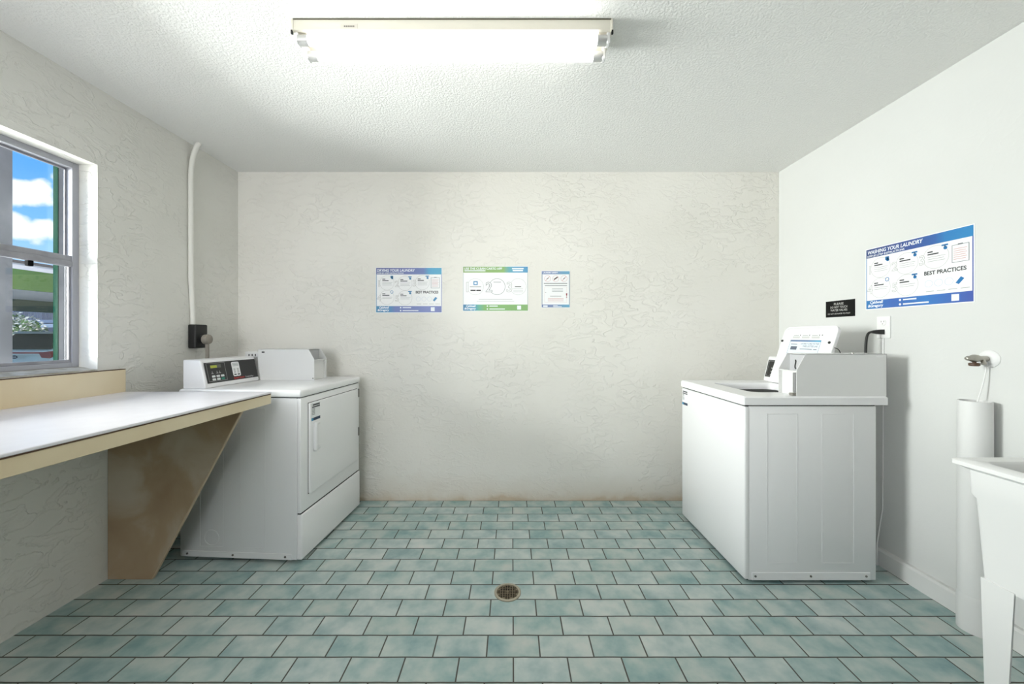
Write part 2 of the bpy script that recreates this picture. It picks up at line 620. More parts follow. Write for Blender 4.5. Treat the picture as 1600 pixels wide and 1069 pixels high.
# baseboard on the right wall: a painted cove base with a small bevelled top
b = MB().prism([(WX1, 0), (WX1 - 0.028, 0), (WX1 - 0.026, 0.078), (WX1 - 0.018, 0.088), (WX1, 0.088)], 'y', WY0, WY1)
struct(b.build('baseboard_right', mat('baseboard_paint', (226, 226, 223), 0.45)))
# window sill: worn, gently sloping
sb = MB().prism([(XO, WZ_A), (WX0, WZ_A), (WX0, WZ_A + 0.006), (WX0 - 0.095, WZ_A + 0.02), (XO, WZ_A + 0.02)], 'y', WY_A, WY_B)
struct(sb.build('trim_1', mat('worn_sill', (206, 204, 198), 0.6, var=(22, (160, 154, 138), 0.9), bump=(40, 0.3, 0.003))))

# ------------------------------------------------------------------ window 1 (single-hung aluminium)
win = bpy.data.objects.new('window_1', None)
win.location = (WX0 - 0.12, (WY_A + WY_B) / 2, WZ_A)
COL.objects.link(win)
struct(win)
W0 = Vector(win.location)
def wbox(m, a, b_, bev=0.0015):
    return m.box(Vector(a) - W0, Vector(b_) - W0, bev, 1)
fx0, fx1 = -2.157, -2.118
m = MB()
wbox(m, (fx0, WY_B - 0.028, WZ_A + 0.02), (fx1, WY_B, WZ_B))
wbox(m, (fx0, WY_A, WZ_A + 0.02), (fx1, WY_A + 0.028, WZ_B))
wbox(m, (fx0, WY_A + 0.028, WZ_B - 0.028), (fx1, WY_B - 0.028, WZ_B))
wbox(m, (fx0, WY_A + 0.028, WZ_A + 0.02), (fx1, WY_B - 0.028, WZ_A + 0.042))
m.build('window_frame', mat('window_frame_paint', (164, 165, 172), 0.45, 0.1), win)
m = MB()      # upper sash (fixed)
wbox(m, (-2.154, WY_B - 0.034, 1.57), (-2.147, WY_B - 0.028, WZ_B - 0.028))
wbox(m, (-2.154, WY_A + 0.028, 1.57), (-2.147, WY_A + 0.034, WZ_B - 0.028))
wbox(m, (-2.154, WY_A + 0.034, WZ_B - 0.038), (-2.147, WY_B - 0.034, WZ_B - 0.028))
up = m.build('upper_sash', ALU, win)
m = MB()
wbox(m, (-2.152, WY_A + 0.032, 1.58), (-2.149, WY_B - 0.032, WZ_B - 0.036), 0)
m.build('pane', M_GLASS, up)
m = MB()      # lower sash, its head is the stout meeting rail
wbox(m, (-2.146, WY_A + 0.028, 1.580), (-2.122, WY_B - 0.026, 1.606), 0.003)
wbox(m, (-2.142, WY_A + 0.028, 1.552), (-2.116, WY_B - 0.026, 1.582), 0.005)
wbox(m, (-2.138, WY_B - 0.036, WZ_A + 0.056), (-2.126, WY_B - 0.028, 1.552))
wbox(m, (-2.138, WY_A + 0.028, WZ_A + 0.056), (-2.126, WY_A + 0.036, 1.552))
wbox(m, (-2.138, WY_A + 0.028, WZ_A + 0.042), (-2.126, WY_B - 0.028, WZ_A + 0.056))
lo = m.build('lower_sash', ALU, win)
m = MB()
wbox(m, (-2.145, WY_B - 0.036, WZ_A + 0.056), (-2.1385, WY_B - 0.029, 1.552), 0.0005)
m.build('weather_seal', mat('seal_dark', (60, 62, 66), 0.8), lo)
m = MB()
wbox(m, (-2.134, WY_A + 0.034, WZ_A + 0.05), (-2.131, WY_B - 0.034, 1.56), 0)
m.build('pane', M_GLASS, lo)
m = MB()
wbox(m, (-2.140, 1.640, 1.528), (-2.120, 1.660, 1.556), 0.003)
m.build('latch', mat('latch_black', (16, 16, 16), 0.9, spec=0.1), lo)

# ------------------------------------------------------------------ fluorescent ceiling light
FX0, FX1 = -0.842, 0.384
fl = thing('ceiling_light', 'white twin-tube fluorescent strip light fixed to the popcorn ceiling', 'ceiling light', ((FX0 + FX1) / 2, 1.49, CZ))
L = Vector(fl.location)
def fb(mb, a, b_, bev=0.001):
    return mb.box(Vector(a) - L, Vector(b_) - L, bev, 1)
HOUSE = mat('aged_white_metal', (226, 222, 208), 0.5)
m = MB()
m.prism([(1.43 - L.y, 0), (1.43 - L.y, -0.042), (1.436 - L.y, -0.046), (1.56 - L.y, -0.046), (1.566 - L.y, -0.042), (1.566 - L.y, 0)], 'x', FX0 - L.x, FX1 - L.x)
fb(m, (FX0 - 0.002, 1.428, CZ - 0.048), (FX0 + 0.006, 1.568, CZ - 0.001))
fb(m, (FX1 - 0.006, 1.428, CZ - 0.048), (FX1 + 0.002, 1.568, CZ - 0.001))
m.build('housing', HOUSE, fl)
fb(MB(), (FX0 + 0.005, 1.4275, CZ - 0.004), (FX1 - 0.005, 1.43, CZ - 0.0005), 0).build('gap_shadow_strip', mat('gap_shadow_olive', (96, 92, 78), 0.9), fl)  # shadow where housing meets ceiling, painted as a dark strip
fb(MB(), (-0.655, 1.4285, CZ - 0.040), (-0.59, 1.43, CZ - 0.020), 0).build('rating_label', mat('label_grey', (214, 210, 198), 0.6), fl)
m = Flat(0)
for k in range(6):
    m.rect(-0.642 + 0.007 * k - L.x, CZ - 0.0325 - L.z, -0.637 + 0.007 * k - L.x, CZ - 0.0275 - L.z)
o = m.build('label_print', mat('label_ink', (110, 104, 96), 0.6), fl)
o.location = (0, 1.4282 - L.y, 0)
TUBE = mat('lit_tube', (255, 255, 255), 0.4, emit=((1.0, 0.992, 0.975), TUBE_STRENGTH))
CAPM = mat('tube_end_cap', (200, 200, 198), 0.35, 0.5)
for (ty, tz) in ((1.450, CZ - 0.068), (1.522, CZ - 0.075)):
    tb = MB().cyl((FX0 + 0.055 - L.x, ty - L.y, tz - L.z), (FX1 - 0.055 - L.x, ty - L.y, tz - L.z), 0.0185, 20).build('lamp_tube', TUBE, fl, True)
    for xa, xb in ((FX0 + 0.018, FX0 + 0.055), (FX1 - 0.055, FX1 - 0.018)):
        MB().cyl((xa - L.x, ty - L.y, tz - L.z), (xb - L.x, ty - L.y, tz - L.z), 0.0188, 20).build('end_cap', CAPM, tb, True)
    for xa in (FX0 + 0.006, FX1 - 0.020):
        mm = MB()
        fb(mm, (xa, ty - 0.016, tz - 0.019), (xa + 0.014, ty + 0.016, CZ - 0.046), 0.003)
        mm.build('lamp_holder', WHITE2, fl)
for xa in (FX0 - 0.003, FX1 - 0.004):
    fb(MB(), (xa, 1.427, CZ - 0.058), (xa + 0.007, 1.434, CZ - 0.044), 0).build('corner_clip', DARK, fl)

# ------------------------------------------------------------------ dryer
RZ = math.radians(-3.5)
dr = thing('dryer', 'white front-loading dryer with black control panel beside the folding counter', 'dryer', (-1.451, 2.353, 0), RZ)
DX, DW = 0.342, 0.3325         # half depth, half width; local +x is the front, -y the side facing the camera
TZ = 0.930
SIDEW = mat('side_enamel', (226, 227, 227), 0.32)
m = MB()
m.box((-DX, -DW, 0.018), (DX - 0.022, DW, 0.886), 0.004)
# stamped panels on the near side
def emboss(mb, x0, x1, z0, z1, y, s, t=0.0009):
    w_ = 0.004
    for a in ((x0, z0, x1, z0 + w_), (x0, z1 - w_, x1, z1), (x0, z0, x0 + w_, z1), (x1 - w_, z0, x1, z1)):
        mb.box((a[0], y, a[1]), (a[2], y + s * t, a[3]), 0.0007, 1)
emboss(m, -DX + 0.115, -DX + 0.250, 0.075, 0.83, -DW, -1, 0.0015)
emboss(m, -DX + 0.345, -DX + 0.485, 0.075, 0.83, -DW, -1, 0.0015)
ring_pts = [(0.043, 0.0), (0.043, 0.0017), (0.039, 0.0017), (0.039, 0.0)]
rr = [[Vector((-DX + 0.182 + r * math.cos(2 * PI * k / 32), -DW - h, 0.125 + r * math.sin(2 * PI * k / 32))) for k in range(32)] for r, h in ring_pts]
m.loft(rr, False)
m.build('cabinet', SIDEW, dr, True)
m = MB().box((-DX + 0.01, -DW - 0.003, 0.019), (DX - 0.05, -DW + 0.01, 0.052), 0.002, 1)
sk = m.build('side_skirt', SIDEW, dr)
for xx in (-DX + 0.045, -DX + 0.305, DX - 0.085):
    MB().lathe([(0.0001, 0), (0.006, 0), (0.005, 0.003), (0.0001, 0.0035)], (xx, -DW - 0.003, 0.036), 'y', 14).build('screw', SCREW, sk).scale = (1, 1, 1)
for o in sk.children:     # heads point toward the camera side
    for v in o.data.vertices:
        v.co.y = 2 * (-DW - 0.003) - v.co.y
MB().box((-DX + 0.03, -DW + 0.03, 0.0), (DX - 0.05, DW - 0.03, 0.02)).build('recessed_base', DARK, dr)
# front: upper frame, door, lower panel
fx = DX
m = MB()
m.box((fx - 0.024, -DW, 0.268), (fx, DW, 0.886), 0.005)
ff = m.build('front_panel', WHITE, dr, True)
m = MB().box((fx - 0.006, -DW + 0.062, 0.345), (fx + 0.001, DW - 0.030, 0.852), 0.002, 1)
m.build('door_gap', DARK, ff)  # black plate that darkens the gap around the door
m = MB()
m.box((fx - 0.010, -DW + 0.066, 0.349), (fx + 0.012, DW - 0.034, 0.848), 0.006, 3)
door = m.build('door', WHITE, dr, True)
m = MB()
hy = -DW + 0.125
m.box((fx + 0.010, hy - 0.03, 0.575), (fx + 0.030, hy - 0.012, 0.735), 0.006, 3)
m.box((fx + 0.010, hy - 0.03, 0.715), (fx + 0.024, hy + 0.025, 0.735), 0.006, 3)
m.box((fx + 0.010, hy - 0.03, 0.575), (fx + 0.024, hy + 0.025, 0.595), 0.006, 3)
m.build('handle', WHITE, door, True)
for hz in (0.79, 0.52):
    MB().box((fx + 0.006, DW - 0.036, hz), (fx + 0.016, DW - 0.026, hz + 0.058), 0.002, 1).build('hinge', SCREW, door)
def fmat(ox, oy, oz, rz):
    return Matrix.Translation((ox, oy, oz)) @ Matrix.Rotation(rz, 4, 'Z')
# service sticker on the door (the flat frame is turned so that its face looks toward +x)
def sticker(parent, frame, wd, ht, top_lines=True):
    s = Flat(0.0, frame).rect(-wd / 2, -ht / 2, wd / 2, ht / 2).build('sticker', PAPER, parent)
    f = Flat(0.0006, frame)
    f.rect(-wd / 2, -ht / 2, wd / 2, -ht / 2 + 0.016)
    f.build('sticker_band', mat('band_dark_blue', (40, 62, 84), 0.5), parent)
    f = Flat(0.0007, frame)
    f.rect(-wd / 2, -ht / 2, -wd / 2 + 0.018, -ht / 2 + 0.014)
    f.build('sticker_corner', mat('band_cyan', (60, 150, 190), 0.5), parent)
    f = Flat(0.0006, frame)
    f.rect(-wd * .36, ht * .35, wd * .44, ht * .44)
    f.rect(-wd * .42, ht * .23, wd * .46, ht * .31)
    for k in range(5):
        f.rect(-wd * .44, ht * (.16 - .08 * k), -wd * .10, ht * (.19 - .08 * k))
    f.build('sticker_print', mat('ink_sticker', (84, 86, 88), 0.6), parent)
FR = fmat(fx + 0.0125, -DW + 0.118, 0.795, PI / 2)
sticker(door, FR, 0.085, 0.098)
m = MB().box((fx - 0.024, -DW, 0.020), (fx + 0.006, DW, 0.262), 0.006, 3)
m.build('lower_panel', WHITE, dr, True)
m = MB().box((fx - 0.02, -DW + 0.004, 0.258), (fx - 0.002, DW - 0.004, 0.272))
m.build('panel_seam', DARK, dr)
# top
m = MB().box((-DX - 0.004, -DW - 0.006, 0.890), (fx + 0.006, DW + 0.004, TZ), 0.010, 3)
m.build('top_panel', WHITE, dr, True)
MB().box((-DX + 0.01, -DW + 0.003, 0.884), (fx - 0.006, DW - 0.006, 0.892)).build('top_seam', DARK, dr)
# console
CY0, CY1 = -DW + 0.012, 0.075
cz0, cz1 = TZ, 1.088
cb0, cb1, cbk = -DX + 0.135, -DX + 0.104, -DX + 0.004
m = MB().prism([(cbk, cz0), (cb0, cz0), (cb0 + 0.002, cz0 + 0.012), (cb1, cz1 - 0.006), (cb1 - 0.008, cz1), (cbk, cz1)], 'y', CY0, CY1, 0.006, 3)
con = m.build('console', WHITE, dr, True)
# control panel on the sloped face: frame with x along +y(dryer), z up the slope
slope = Vector((cb1 - cb0, 0, cz1 - 0.006 - cz0 - 0.012))
sl = slope.length
up_ = slope.normalized()
xr = Vector((0, 1, 0))
nrm = xr.cross(up_).normalized()        # right x up -> outward for a viewer facing the console
CF = Matrix((( xr.x, -nrm.x, up_.x, cb0 + 0.002 + 0.0008), (xr.y, -nrm.y, up_.y, CY0), (xr.z, -nrm.z, up_.z, cz0 + 0.012), (0, 0, 0, 1)))
CL = CY1 - CY0
f = Flat(0.0012, CF).rect(0.014, 0.014, CL - 0.006, sl - 0.012)
f.build('control_panel', BLACK, con)
f = Flat(0.0018, CF).frame_rect(0.026, 0.022, 0.150, sl - 0.016, 0.0022)
f.build('panel_outline', mat('outline_grey', (150, 150, 148), 0.5), con)
f = Flat(0.0018, CF).rect(0.050, sl - 0.046, 0.122, sl - 0.027)
f.build('display', mat('display_grey', (92, 94, 88), 0.3), con)
f = Flat(0.0022, CF).rect(0.051, sl - 0.045, 0.094, sl - 0.030)
f.build('display_digits', mat('display_green', (150, 158, 52), 0.4, emit=((0.45, 0.5, 0.06), 0.15)), con)
f = Flat(0.0018, CF)
for k, xx in enumerate((0.050, 0.082, 0.100)):
    f.rect(xx, 0.066, xx + 0.014, 0.069); f.rect(xx + 0.005, 0.069, xx + 0.008, 0.080)
f.build('indicator_print', mat('ink_light', (190, 190, 188), 0.5), con)
for r_ in range(2):
    for c_ in range(3):
        green = (r_ == 0 and c_ == 2)
        Flat(0.003, CF).rrect(0.048 + c_ * 0.030, 0.027 + r_ * 0.017, 0.071 + c_ * 0.030, 0.039 + r_ * 0.017, 0.003).build('button', mat('button_green', (40, 130, 108), 0.4) if green else mat('button_white', (222, 226, 224), 0.4), con)
f = Flat(0.0022, CF).rrect(0.196, 0.036, 0.254, sl - 0.020, 0.010)
f.build('instruction_sticker', PAPER, con)
f = Flat(0.0026, CF)
for k in range(3):
    f.rect(0.203, sl - 0.030 - 0.008 * k, 0.247, sl - 0.027 - 0.008 * k)
for k in range(5):
    f.rect(0.205, 0.056 + 0.006 * k, 0.219, 0.059 + 0.006 * k)
    f.rect(0.230, 0.056 + 0.006 * k, 0.245, 0.059 + 0.006 * k)
f.build('sticker_print', mat('ink_faint', (150, 152, 152), 0.6), con)
f = Flat(0.0026, CF).rect(0.203, 0.043, 0.221, 0.050).rect(0.228, 0.043, 0.247, 0.050)
f.build('sticker_box_print', mat('ink_dark', (52, 62, 62), 0.6), con)
f = Flat(0.0024, CF).text('Speed Queen', 0.196, 0.021, 0.011, 'l', 0.03, 0.082)
f.build('red_lettering', mat('red_ink', (196, 52, 46), 0.5), con)
f = Flat(0.0024, CF).text('Commercial Dryer', 0.284, 0.021, 0.009, 'l', 0.0, 0.066)
f.build('white_lettering', mat('ink_white', (224, 224, 222), 0.5), con)

# coin box: folded sheet-steel box, sides cut back at the top front corner, recessed front between them
def coin_box(parent, x_back, x_front, y_near, y_far, z0, z1, s, cut_x, cut_z, camside):
    """s=+1: the front looks toward +x, -1: toward -x"""
    t = 0.003
    prof = [(x_back, z0), (x_front, z0), (x_front, z1 - cut_z), (x_front - s * cut_x, z1), (x_back, z1)]
    m = MB()
    m.prism(prof, 'y', y_near, y_near + t, 0.0008, 1)
    m.prism(prof, 'y', y_far - t, y_far, 0.0008, 1)
    m.box((x_back, y_near, z1 - t), (x_front - s * (cut_x + 0.004), y_far, z1), 0.0008, 1)
    m.box((x_back, y_near, z0), (x_back + s * t, y_far, z1), 0.0008, 1)
    bx = m.build('coin_box', BOXWHITE, parent)
    # lower front face, and the service door behind the slanted opening
    rx = x_front - s * 0.018
    m = MB().box((rx - s * 0.004, y_near + t, z0), (rx, y_far - t, z1 - cut_z - 0.004), 0.001, 1)
    m.box((rx, y_near + t, z1 - cut_z - 0.008), (x_front - s * 0.002, y_far - t, z1 - cut_z - 0.003), 0.001, 1)
    m.build('coin_door', BOXWHITE, bx)
    rx2 = x_front - s * (cut_x + 0.012)
    m = MB().box((rx2 - s * 0.004, y_near + t, z1 - cut_z - 0.06), (rx2, y_far - t, z1 - 0.006), 0.001, 1)
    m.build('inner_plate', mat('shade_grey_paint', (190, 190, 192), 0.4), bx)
    return bx
cbx = coin_box(dr, -DX + 0.115, 0.158, 0.093, 0.235, TZ, 1.133, 1, 0.040, 0.066, -1)
m = MB().box((-DX + 0.142, 0.0915, 1.108), (-DX + 0.162, 0.0935, 1.118), 0.001, 1)
m.build('lock_slot', mat('slot_dark', (70, 70, 68), 0.5), cbx)
m = MB().box((-DX + 0.004, 0.12, TZ), (-DX + 0.115, 0.31, 1.115), 0.003, 1)
m.build('rear_bracket', BOXWHITE, cbx)
m = MB()
for k in range(4):
    m.box((-DX + 0.03 + 0.022 * k, 0.1185, 1.086), (-DX + 0.037 + 0.022 * k, 0.1205, 1.100), 0.0005, 1)
m.build('bracket_slot_pattern', mat('slot_dark', (70, 70, 68), 0.5), cbx)
MB().lathe([(0.0001, 0), (0.004, 0), (0.003, 0.003), (0.0001, 0.003)], (0.150, 0.090, TZ + 0.014), 'y', 10).build('bolt', SCREW, cbx)

# ------------------------------------------------------------------ washer
WCX, WCY = 1.4695, 2.181
wa = thing('washer', 'white top-loading washer with its lid raised, against the right wall', 'washer', (WCX, WCY, 0))
HX, HY = 0.3245, 0.339
WT = 0.922
m = MB()
m.box((-HX + 0.02, -HY, 0.016), (HX, HY, 0.874), 0.004)
emboss(m, -HX + 0.110, -HX + 0.262, 0.100, 0.838, -HY, -1)
emboss(m, -HX + 0.380, -HX + 0.540, 0.100, 0.838, -HY, -1)
m.build('cabinet', WHITE, wa, True)
m = MB().box((-HX, -HY - 0.001, 0.020), (-HX + 0.026, HY, 0.872), 0.007, 3)
fp = m.build('front_panel', WHITE, wa, True)
FW = fmat(-HX - 0.0005, HY - 0.045, 0.812, -PI / 2)
sticker(fp, FW, 0.075, 0.098)
m = MB().box((-HX + 0.035, -HY - 0.003, 0.017), (HX - 0.03, -HY + 0.01, 0.056), 0.002, 1)
sk = m.build('side_skirt', WHITE, wa)
for xx in (-HX + 0.052, 0.0, HX - 0.052):
    MB().lathe([(0.0001, 0), (0.0055, 0), (0.0045, -0.003), (0.0001, -0.0035)], (xx, -HY - 0.003, 0.038), 'y', 14).build('screw', SCREW, sk)
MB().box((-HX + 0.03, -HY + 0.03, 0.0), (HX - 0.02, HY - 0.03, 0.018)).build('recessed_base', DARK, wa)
MB().box((-HX + 0.006, -HY + 0.004, 0.872), (HX - 0.004, HY - 0.004, 0.880)).build('top_seam', DARK, wa)
# deck with a round-cornered lid opening
def rr_pts(x0, y0, x1, y1, r, n=6):
    pts = []
    for cx, cy, a0 in ((x1 - r, y1 - r, 0), (x0 + r, y1 - r, PI / 2), (x0 + r, y0 + r, PI), (x1 - r, y0 + r, 1.5 * PI)):
        pts += [(cx + r * math.cos(a0 + PI / 2 * i / n), cy + r * math.sin(a0 + PI / 2 * i / n)) for i in range(n + 1)]
    return pts
dk0, dk1 = (-HX - 0.008, -HY - 0.006), (HX + 0.058, HY + 0.004)
op0, op1 = (-HX + 0.125, -HY + 0.135), (0.185, HY - 0.135)
outer = rr_pts(*dk0, *dk1, 0.012)
outer_t = rr_pts(dk0[0] + 0.006, dk0[1] + 0.006, dk1[0] - 0.006, dk1[1] - 0.006, 0.010)
inner_t = rr_pts(*op0, *op1, 0.05)
inner_l = rr_pts(op0[0] + 0.008, op0[1] + 0.008, op1[0] - 0.008, op1[1] - 0.008, 0.045)
m = MB()
Z = lambda pts, z: [Vector((a, b_, z)) for a, b_ in pts]
m.loft([Z(outer, 0.880), Z(outer, WT - 0.007), Z(outer_t, WT), Z(inner_t, WT), Z(inner_l, WT - 0.012), Z(inner_l, 0.880), Z(outer, 0.880)], False)
m.build('deck', WHITE, wa, True)
# tub seen through the opening
m = MB()
tubr = rr_pts(op0[0] + 0.010, op0[1] + 0.010, op1[0] - 0.010, op1[1] - 0.010, 0.05)
m.loft([Z(tubr, 0.882), Z(rr_pts(op0[0] + 0.03, op0[1] + 0.03, op1[0] - 0.03, op1[1] - 0.03, 0.1), 0.80), Z(rr_pts(op0[0] + 0.03, op0[1] + 0.03, op1[0] - 0.03, op1[1] - 0.03, 0.1), 0.45)], False)
m.poly(Z(rr_pts(op0[0] + 0.03, op0[1] + 0.03, op1[0] - 0.03, op1[1] - 0.03, 0.1), 0.45))
m.build('wash_tub', mat('tub_dark_steel', (70, 70, 72), 0.4, 0.6), wa, True)
# console along the back
m = MB().prism([(HX + 0.055, WT), (0.222, WT), (0.222, WT + 0.012), (0.256, 1.078), (0.264, 1.083), (HX + 0.055, 1.083)], 'y', -HY + 0.145, HY - 0.004, 0.005, 3)
con = m.build('console', WHITE, wa, True)
slope = Vector((0.034, 0, 1.078 - WT - 0.012))
up_ = slope.normalized(); xr = Vector((0, -1, 0)); nrm = xr.cross(up_).normalized(); sl = slope.length
CF = Matrix(((xr.x, -nrm.x, up_.x, 0.222 - 0.0008), (xr.y, -nrm.y, up_.y, HY - 0.004), (xr.z, -nrm.z, up_.z, WT + 0.012), (0, 0, 0, 1)))
Flat(0.001, CF).rect(0.012, 0.016, 0.46, sl - 0.018).build('control_panel', BLACK, con)
Flat(0.0016, CF).frame_rect(0.022, 0.022, 0.150, sl - 0.024, 0.002).build('panel_outline', MATS['outline_grey'], con)
f = Flat(0.0018, CF)
for k in range(5):
    f.rect(0.055 + 0.014 * (k % 2), 0.030 + 0.011 * k, 0.085 + 0.010 * (k % 3), 0.035 + 0.011 * k)
f.build('panel_print', MATS['ink_light'], con)
# raised lid: hollow tray with rounded top corners, leaning back
LB = Vector((1.640 - WCX, 0, WT + 0.006)); LT = Vector((1.752 - WCX, 0, 1.275))
up_ = (LT - LB).normalized(); xr = Vector((0, -1, 0)); nrm = xr.cross(up_).normalized(); ll = (LT - LB).length
y_far = 2.385 - WCY
LF = Matrix(((xr.x, -nrm.x, up_.x, LB.x), (xr.y, -nrm.y, up_.y, y_far), (xr.z, -nrm.z, up_.z, LB.z), (0, 0, 0, 1)))
LWD = 0.392
def lid_ring(ins, d, rt):
    x0, x1, z0, z1 = ins, LWD - ins, ins * 0.6, ll - ins
    pts = [(x0, z0), (x1, z0)]
    for cx, cz, a0 in ((x1 - rt, z1 - rt, 0), (x0 + rt, z1 - rt, PI / 2)):
        pts += [(cx + rt * math.cos(a0 + PI / 2 * i / 6), cz + rt * math.sin(a0 + PI / 2 * i / 6)) for i in range(7)]
    return [LF @ Vector((a, -d, b_)) for a, b_ in pts]
m = MB().loft([lid_ring(0.002, -0.013, 0.034), lid_ring(0, -0.008, 0.036), lid_ring(0, 0.004, 0.036), lid_ring(0.003, 0.007, 0.034), lid_ring(0.010, 0.007, 0.030), lid_ring(0.014, 0.001, 0.026)])
lid = m.build('lid', WHITE, wa, True)
MBL = lambda x, z, r, d: MB().loft([[LF @ Vector((x + rr_ * math.cos(2 * PI * k / 14), -dd, z + rr_ * math.sin(2 * PI * k / 14))) for k in range(14)] for rr_, dd in ((r, d), (r, d + 0.004), (r * 0.6, d + 0.007))])
MBL(LWD - 0.034, ll * 0.735, 0.0072, 0.001).build('bumper', BLACKP, lid, True)
MBL(0.010, ll * 0.745, 0.0072, 0.006).build('bumper', BLACKP, lid, True)
f = Flat(0.0016, LF)
f.rect(0.072, ll * .49, 0.302, ll * .77)
f.build('load_sticker', mat('sticker_pale', (226, 236, 244), 0.4), lid)
f = Flat(0.0021, LF).rect(0.074, ll * .742, 0.300, ll * .768)
f.build('sticker_header', grad('sticker_header_ink', [(0.0, (96, 116, 150)), (0.6, (92, 124, 170)), (0.9, (70, 160, 196))], 'Y', a=0.14, b=-0.10), lid)
f = Flat(0.0021, LF)
f.frame_rect(0.072, ll * .49, 0.302, ll * .77, 0.002)
f.build('sticker_border', mat('border_blue', (108, 132, 164), 0.5), lid)
f = Flat(0.0021, LF)
f.text('LOOSELY LOAD TO THE', 0.292, ll * .695, 0.0095, 'r', 0.01, 0.130)
f.text('THIRD DOTTED LINE', 0.288, ll * .653, 0.0095, 'r', 0.01, 0.108)
f.rect(0.165, ll * .612, 0.255, ll * .622)
f.rect(0.264, ll * .612, 0.288, ll * .622)
f.rect(0.09, ll * .60, 0.14, ll * .66); f.rect(0.085, ll * .69, 0.135, ll * .70)
f.build('sticker_lettering', mat('ink_slate', (96, 104, 118), 0.5), lid)
f = Flat(0.0016, LF)
for k in range(3):
    f.rect(0.085 + 0.070 * k, ll * .845, 0.125 + 0.070 * k, ll * .852)
    f.disc(0.136 + 0.070 * k, ll * .853, 0.004, 10)
f.disc(0.296, ll * .853, 0.004, 10)
f.build('care_print', mat('ink_grey', (104, 106, 108), 0.6), lid)
f = Flat(0.0014, LF)
for k in range(3):
    f.rect(0.080 + 0.072 * k, ll * .80, 0.138 + 0.072 * k, ll * .835)
f.build('care_box_print', mat('ink_pale', (206, 206, 204), 0.5), lid)
# coin box on the near corner of the deck
cbw = coin_box(wa, HX + 0.056, 1.404 - WCX, -HY + 0.004, -HY + 0.130, WT, 1.131, -1, 0.046, 0.082, -1)
m = MB().box((1.404 - WCX + 0.004, -HY + 0.022, WT + 0.016), (1.404 - WCX + 0.020, -HY + 0.036, 1.036), 0.002, 1)
sl_ = m.build('coin_slide', STEEL, cbw)
MB().box((1.404 - WCX - 0.012, -HY + 0.016, WT + 0.001), (1.404 - WCX + 0.020, -HY + 0.042, WT + 0.014), 0.004, 2).build('slide_tongue', CHROME, cbw)
MB().tube(bez((1.4185 - WCX, -HY + 0.03, 1.10), (1.40 - WCX + 0.03, -HY + 0.035, 1.09), (1.40 - WCX + 0.01, -HY + 0.03, 1.07), (1.4185 - WCX, -HY + 0.028, 1.055)), 0.003, 8).build('lock_key', BLACKP, cbw)
m = MB().box((HX + 0.005, -HY + 0.003, 1.114), (HX + 0.038, -HY + 0.0045, 1.120), 0.0005, 1)
m.build('raised_tab', WHITE2, cbw)
MB().tube(bez((0.235, -HY + 0.10, 1.131), (0.23, -HY + 0.10, 1.15), (0.22, -HY + 0.10, 1.155), (0.205, -HY + 0.10, 1.158)), 0.002, 6).build('loose_wire', BLACKP, cbw)
MB().lathe([(0.0001, 0), (0.006, 0), (0.006, 0.003), (0.0001, 0.004)], (0.262, -HY + 0.06, 1.131), 'z', 10).build('bolt', CHROME, cbw)

# ------------------------------------------------------------------ folding counter
CT, CXF, CYF = 0.930, -1.253, 1.945
ct = thing('counter', 'white laminate folding counter with cream edge under the window', 'counter', (WX0, 0.9, 0))
B = Vector(ct.location)
CY_N = -0.25
MB().box(Vector((WX0 + 0.001, CY_N, CT - 0.010)) - B, Vector((CXF + 0.002, CYF, CT)) - B, 0.002, 1).build('countertop', CTOP, ct)
MB().box(Vector((WX0 + 0.001, CY_N + 0.002, CT - 0.014)) - B, Vector((CXF + 0.0012, CYF - 0.001, CT - 0.010)) - B).build('seam', SEAM, ct)
MB().box(Vector((WX0 + 0.001, CY_N, CT - 0.062)) - B, Vector((CXF, CYF, CT - 0.014)) - B, 0.001, 1).build('edge_board', CREAM, ct)
bs = MB().box(Vector((WX0 + 0.001, CY_N, CT)) - B, Vector((WX0 + 0.020, CYF, 1.046)) - B, 0.001, 1).build('backsplash', CREAM, ct)
MB().box(Vector((WX0 + 0.001, CY_N + 0.001, 1.046)) - B, Vector((WX0 + 0.0205, CYF - 0.001, 1.049)) - B).build('seam', SEAM, bs)
pan = MB().prism([(WX0 + 0.002 - B.x, 0), (-1.807 - B.x, 0), (-1.345 - B.x, CT - 0.062), (WX0 + 0.002 - B.x, CT - 0.062)], 'y', 1.874 - B.y, 1.892 - B.y, 0.0008, 1)
sp = pan.build('support_panel', M_PANEL, ct)
# pale edge banding on the slanted edge
d = Vector((-1.345 + 1.807, 0, CT - 0.062)).normalized()
nn = Vector((d.z, 0, -d.x)) * 0.003
p0, p1 = Vector((-1.807, 1.875, 0)) - B, Vector((-1.345, 1.875, CT - 0.062)) - B
q = Vector((0, 0.016, 0))
MB().loft([[p0, p0 + nn, p0 + nn + q, p0 + q], [p1, p1 + nn, p1 + nn + q, p1 + q]]).build('edge_band', mat('pale_edge_band', (196, 176, 146), 0.6), sp)

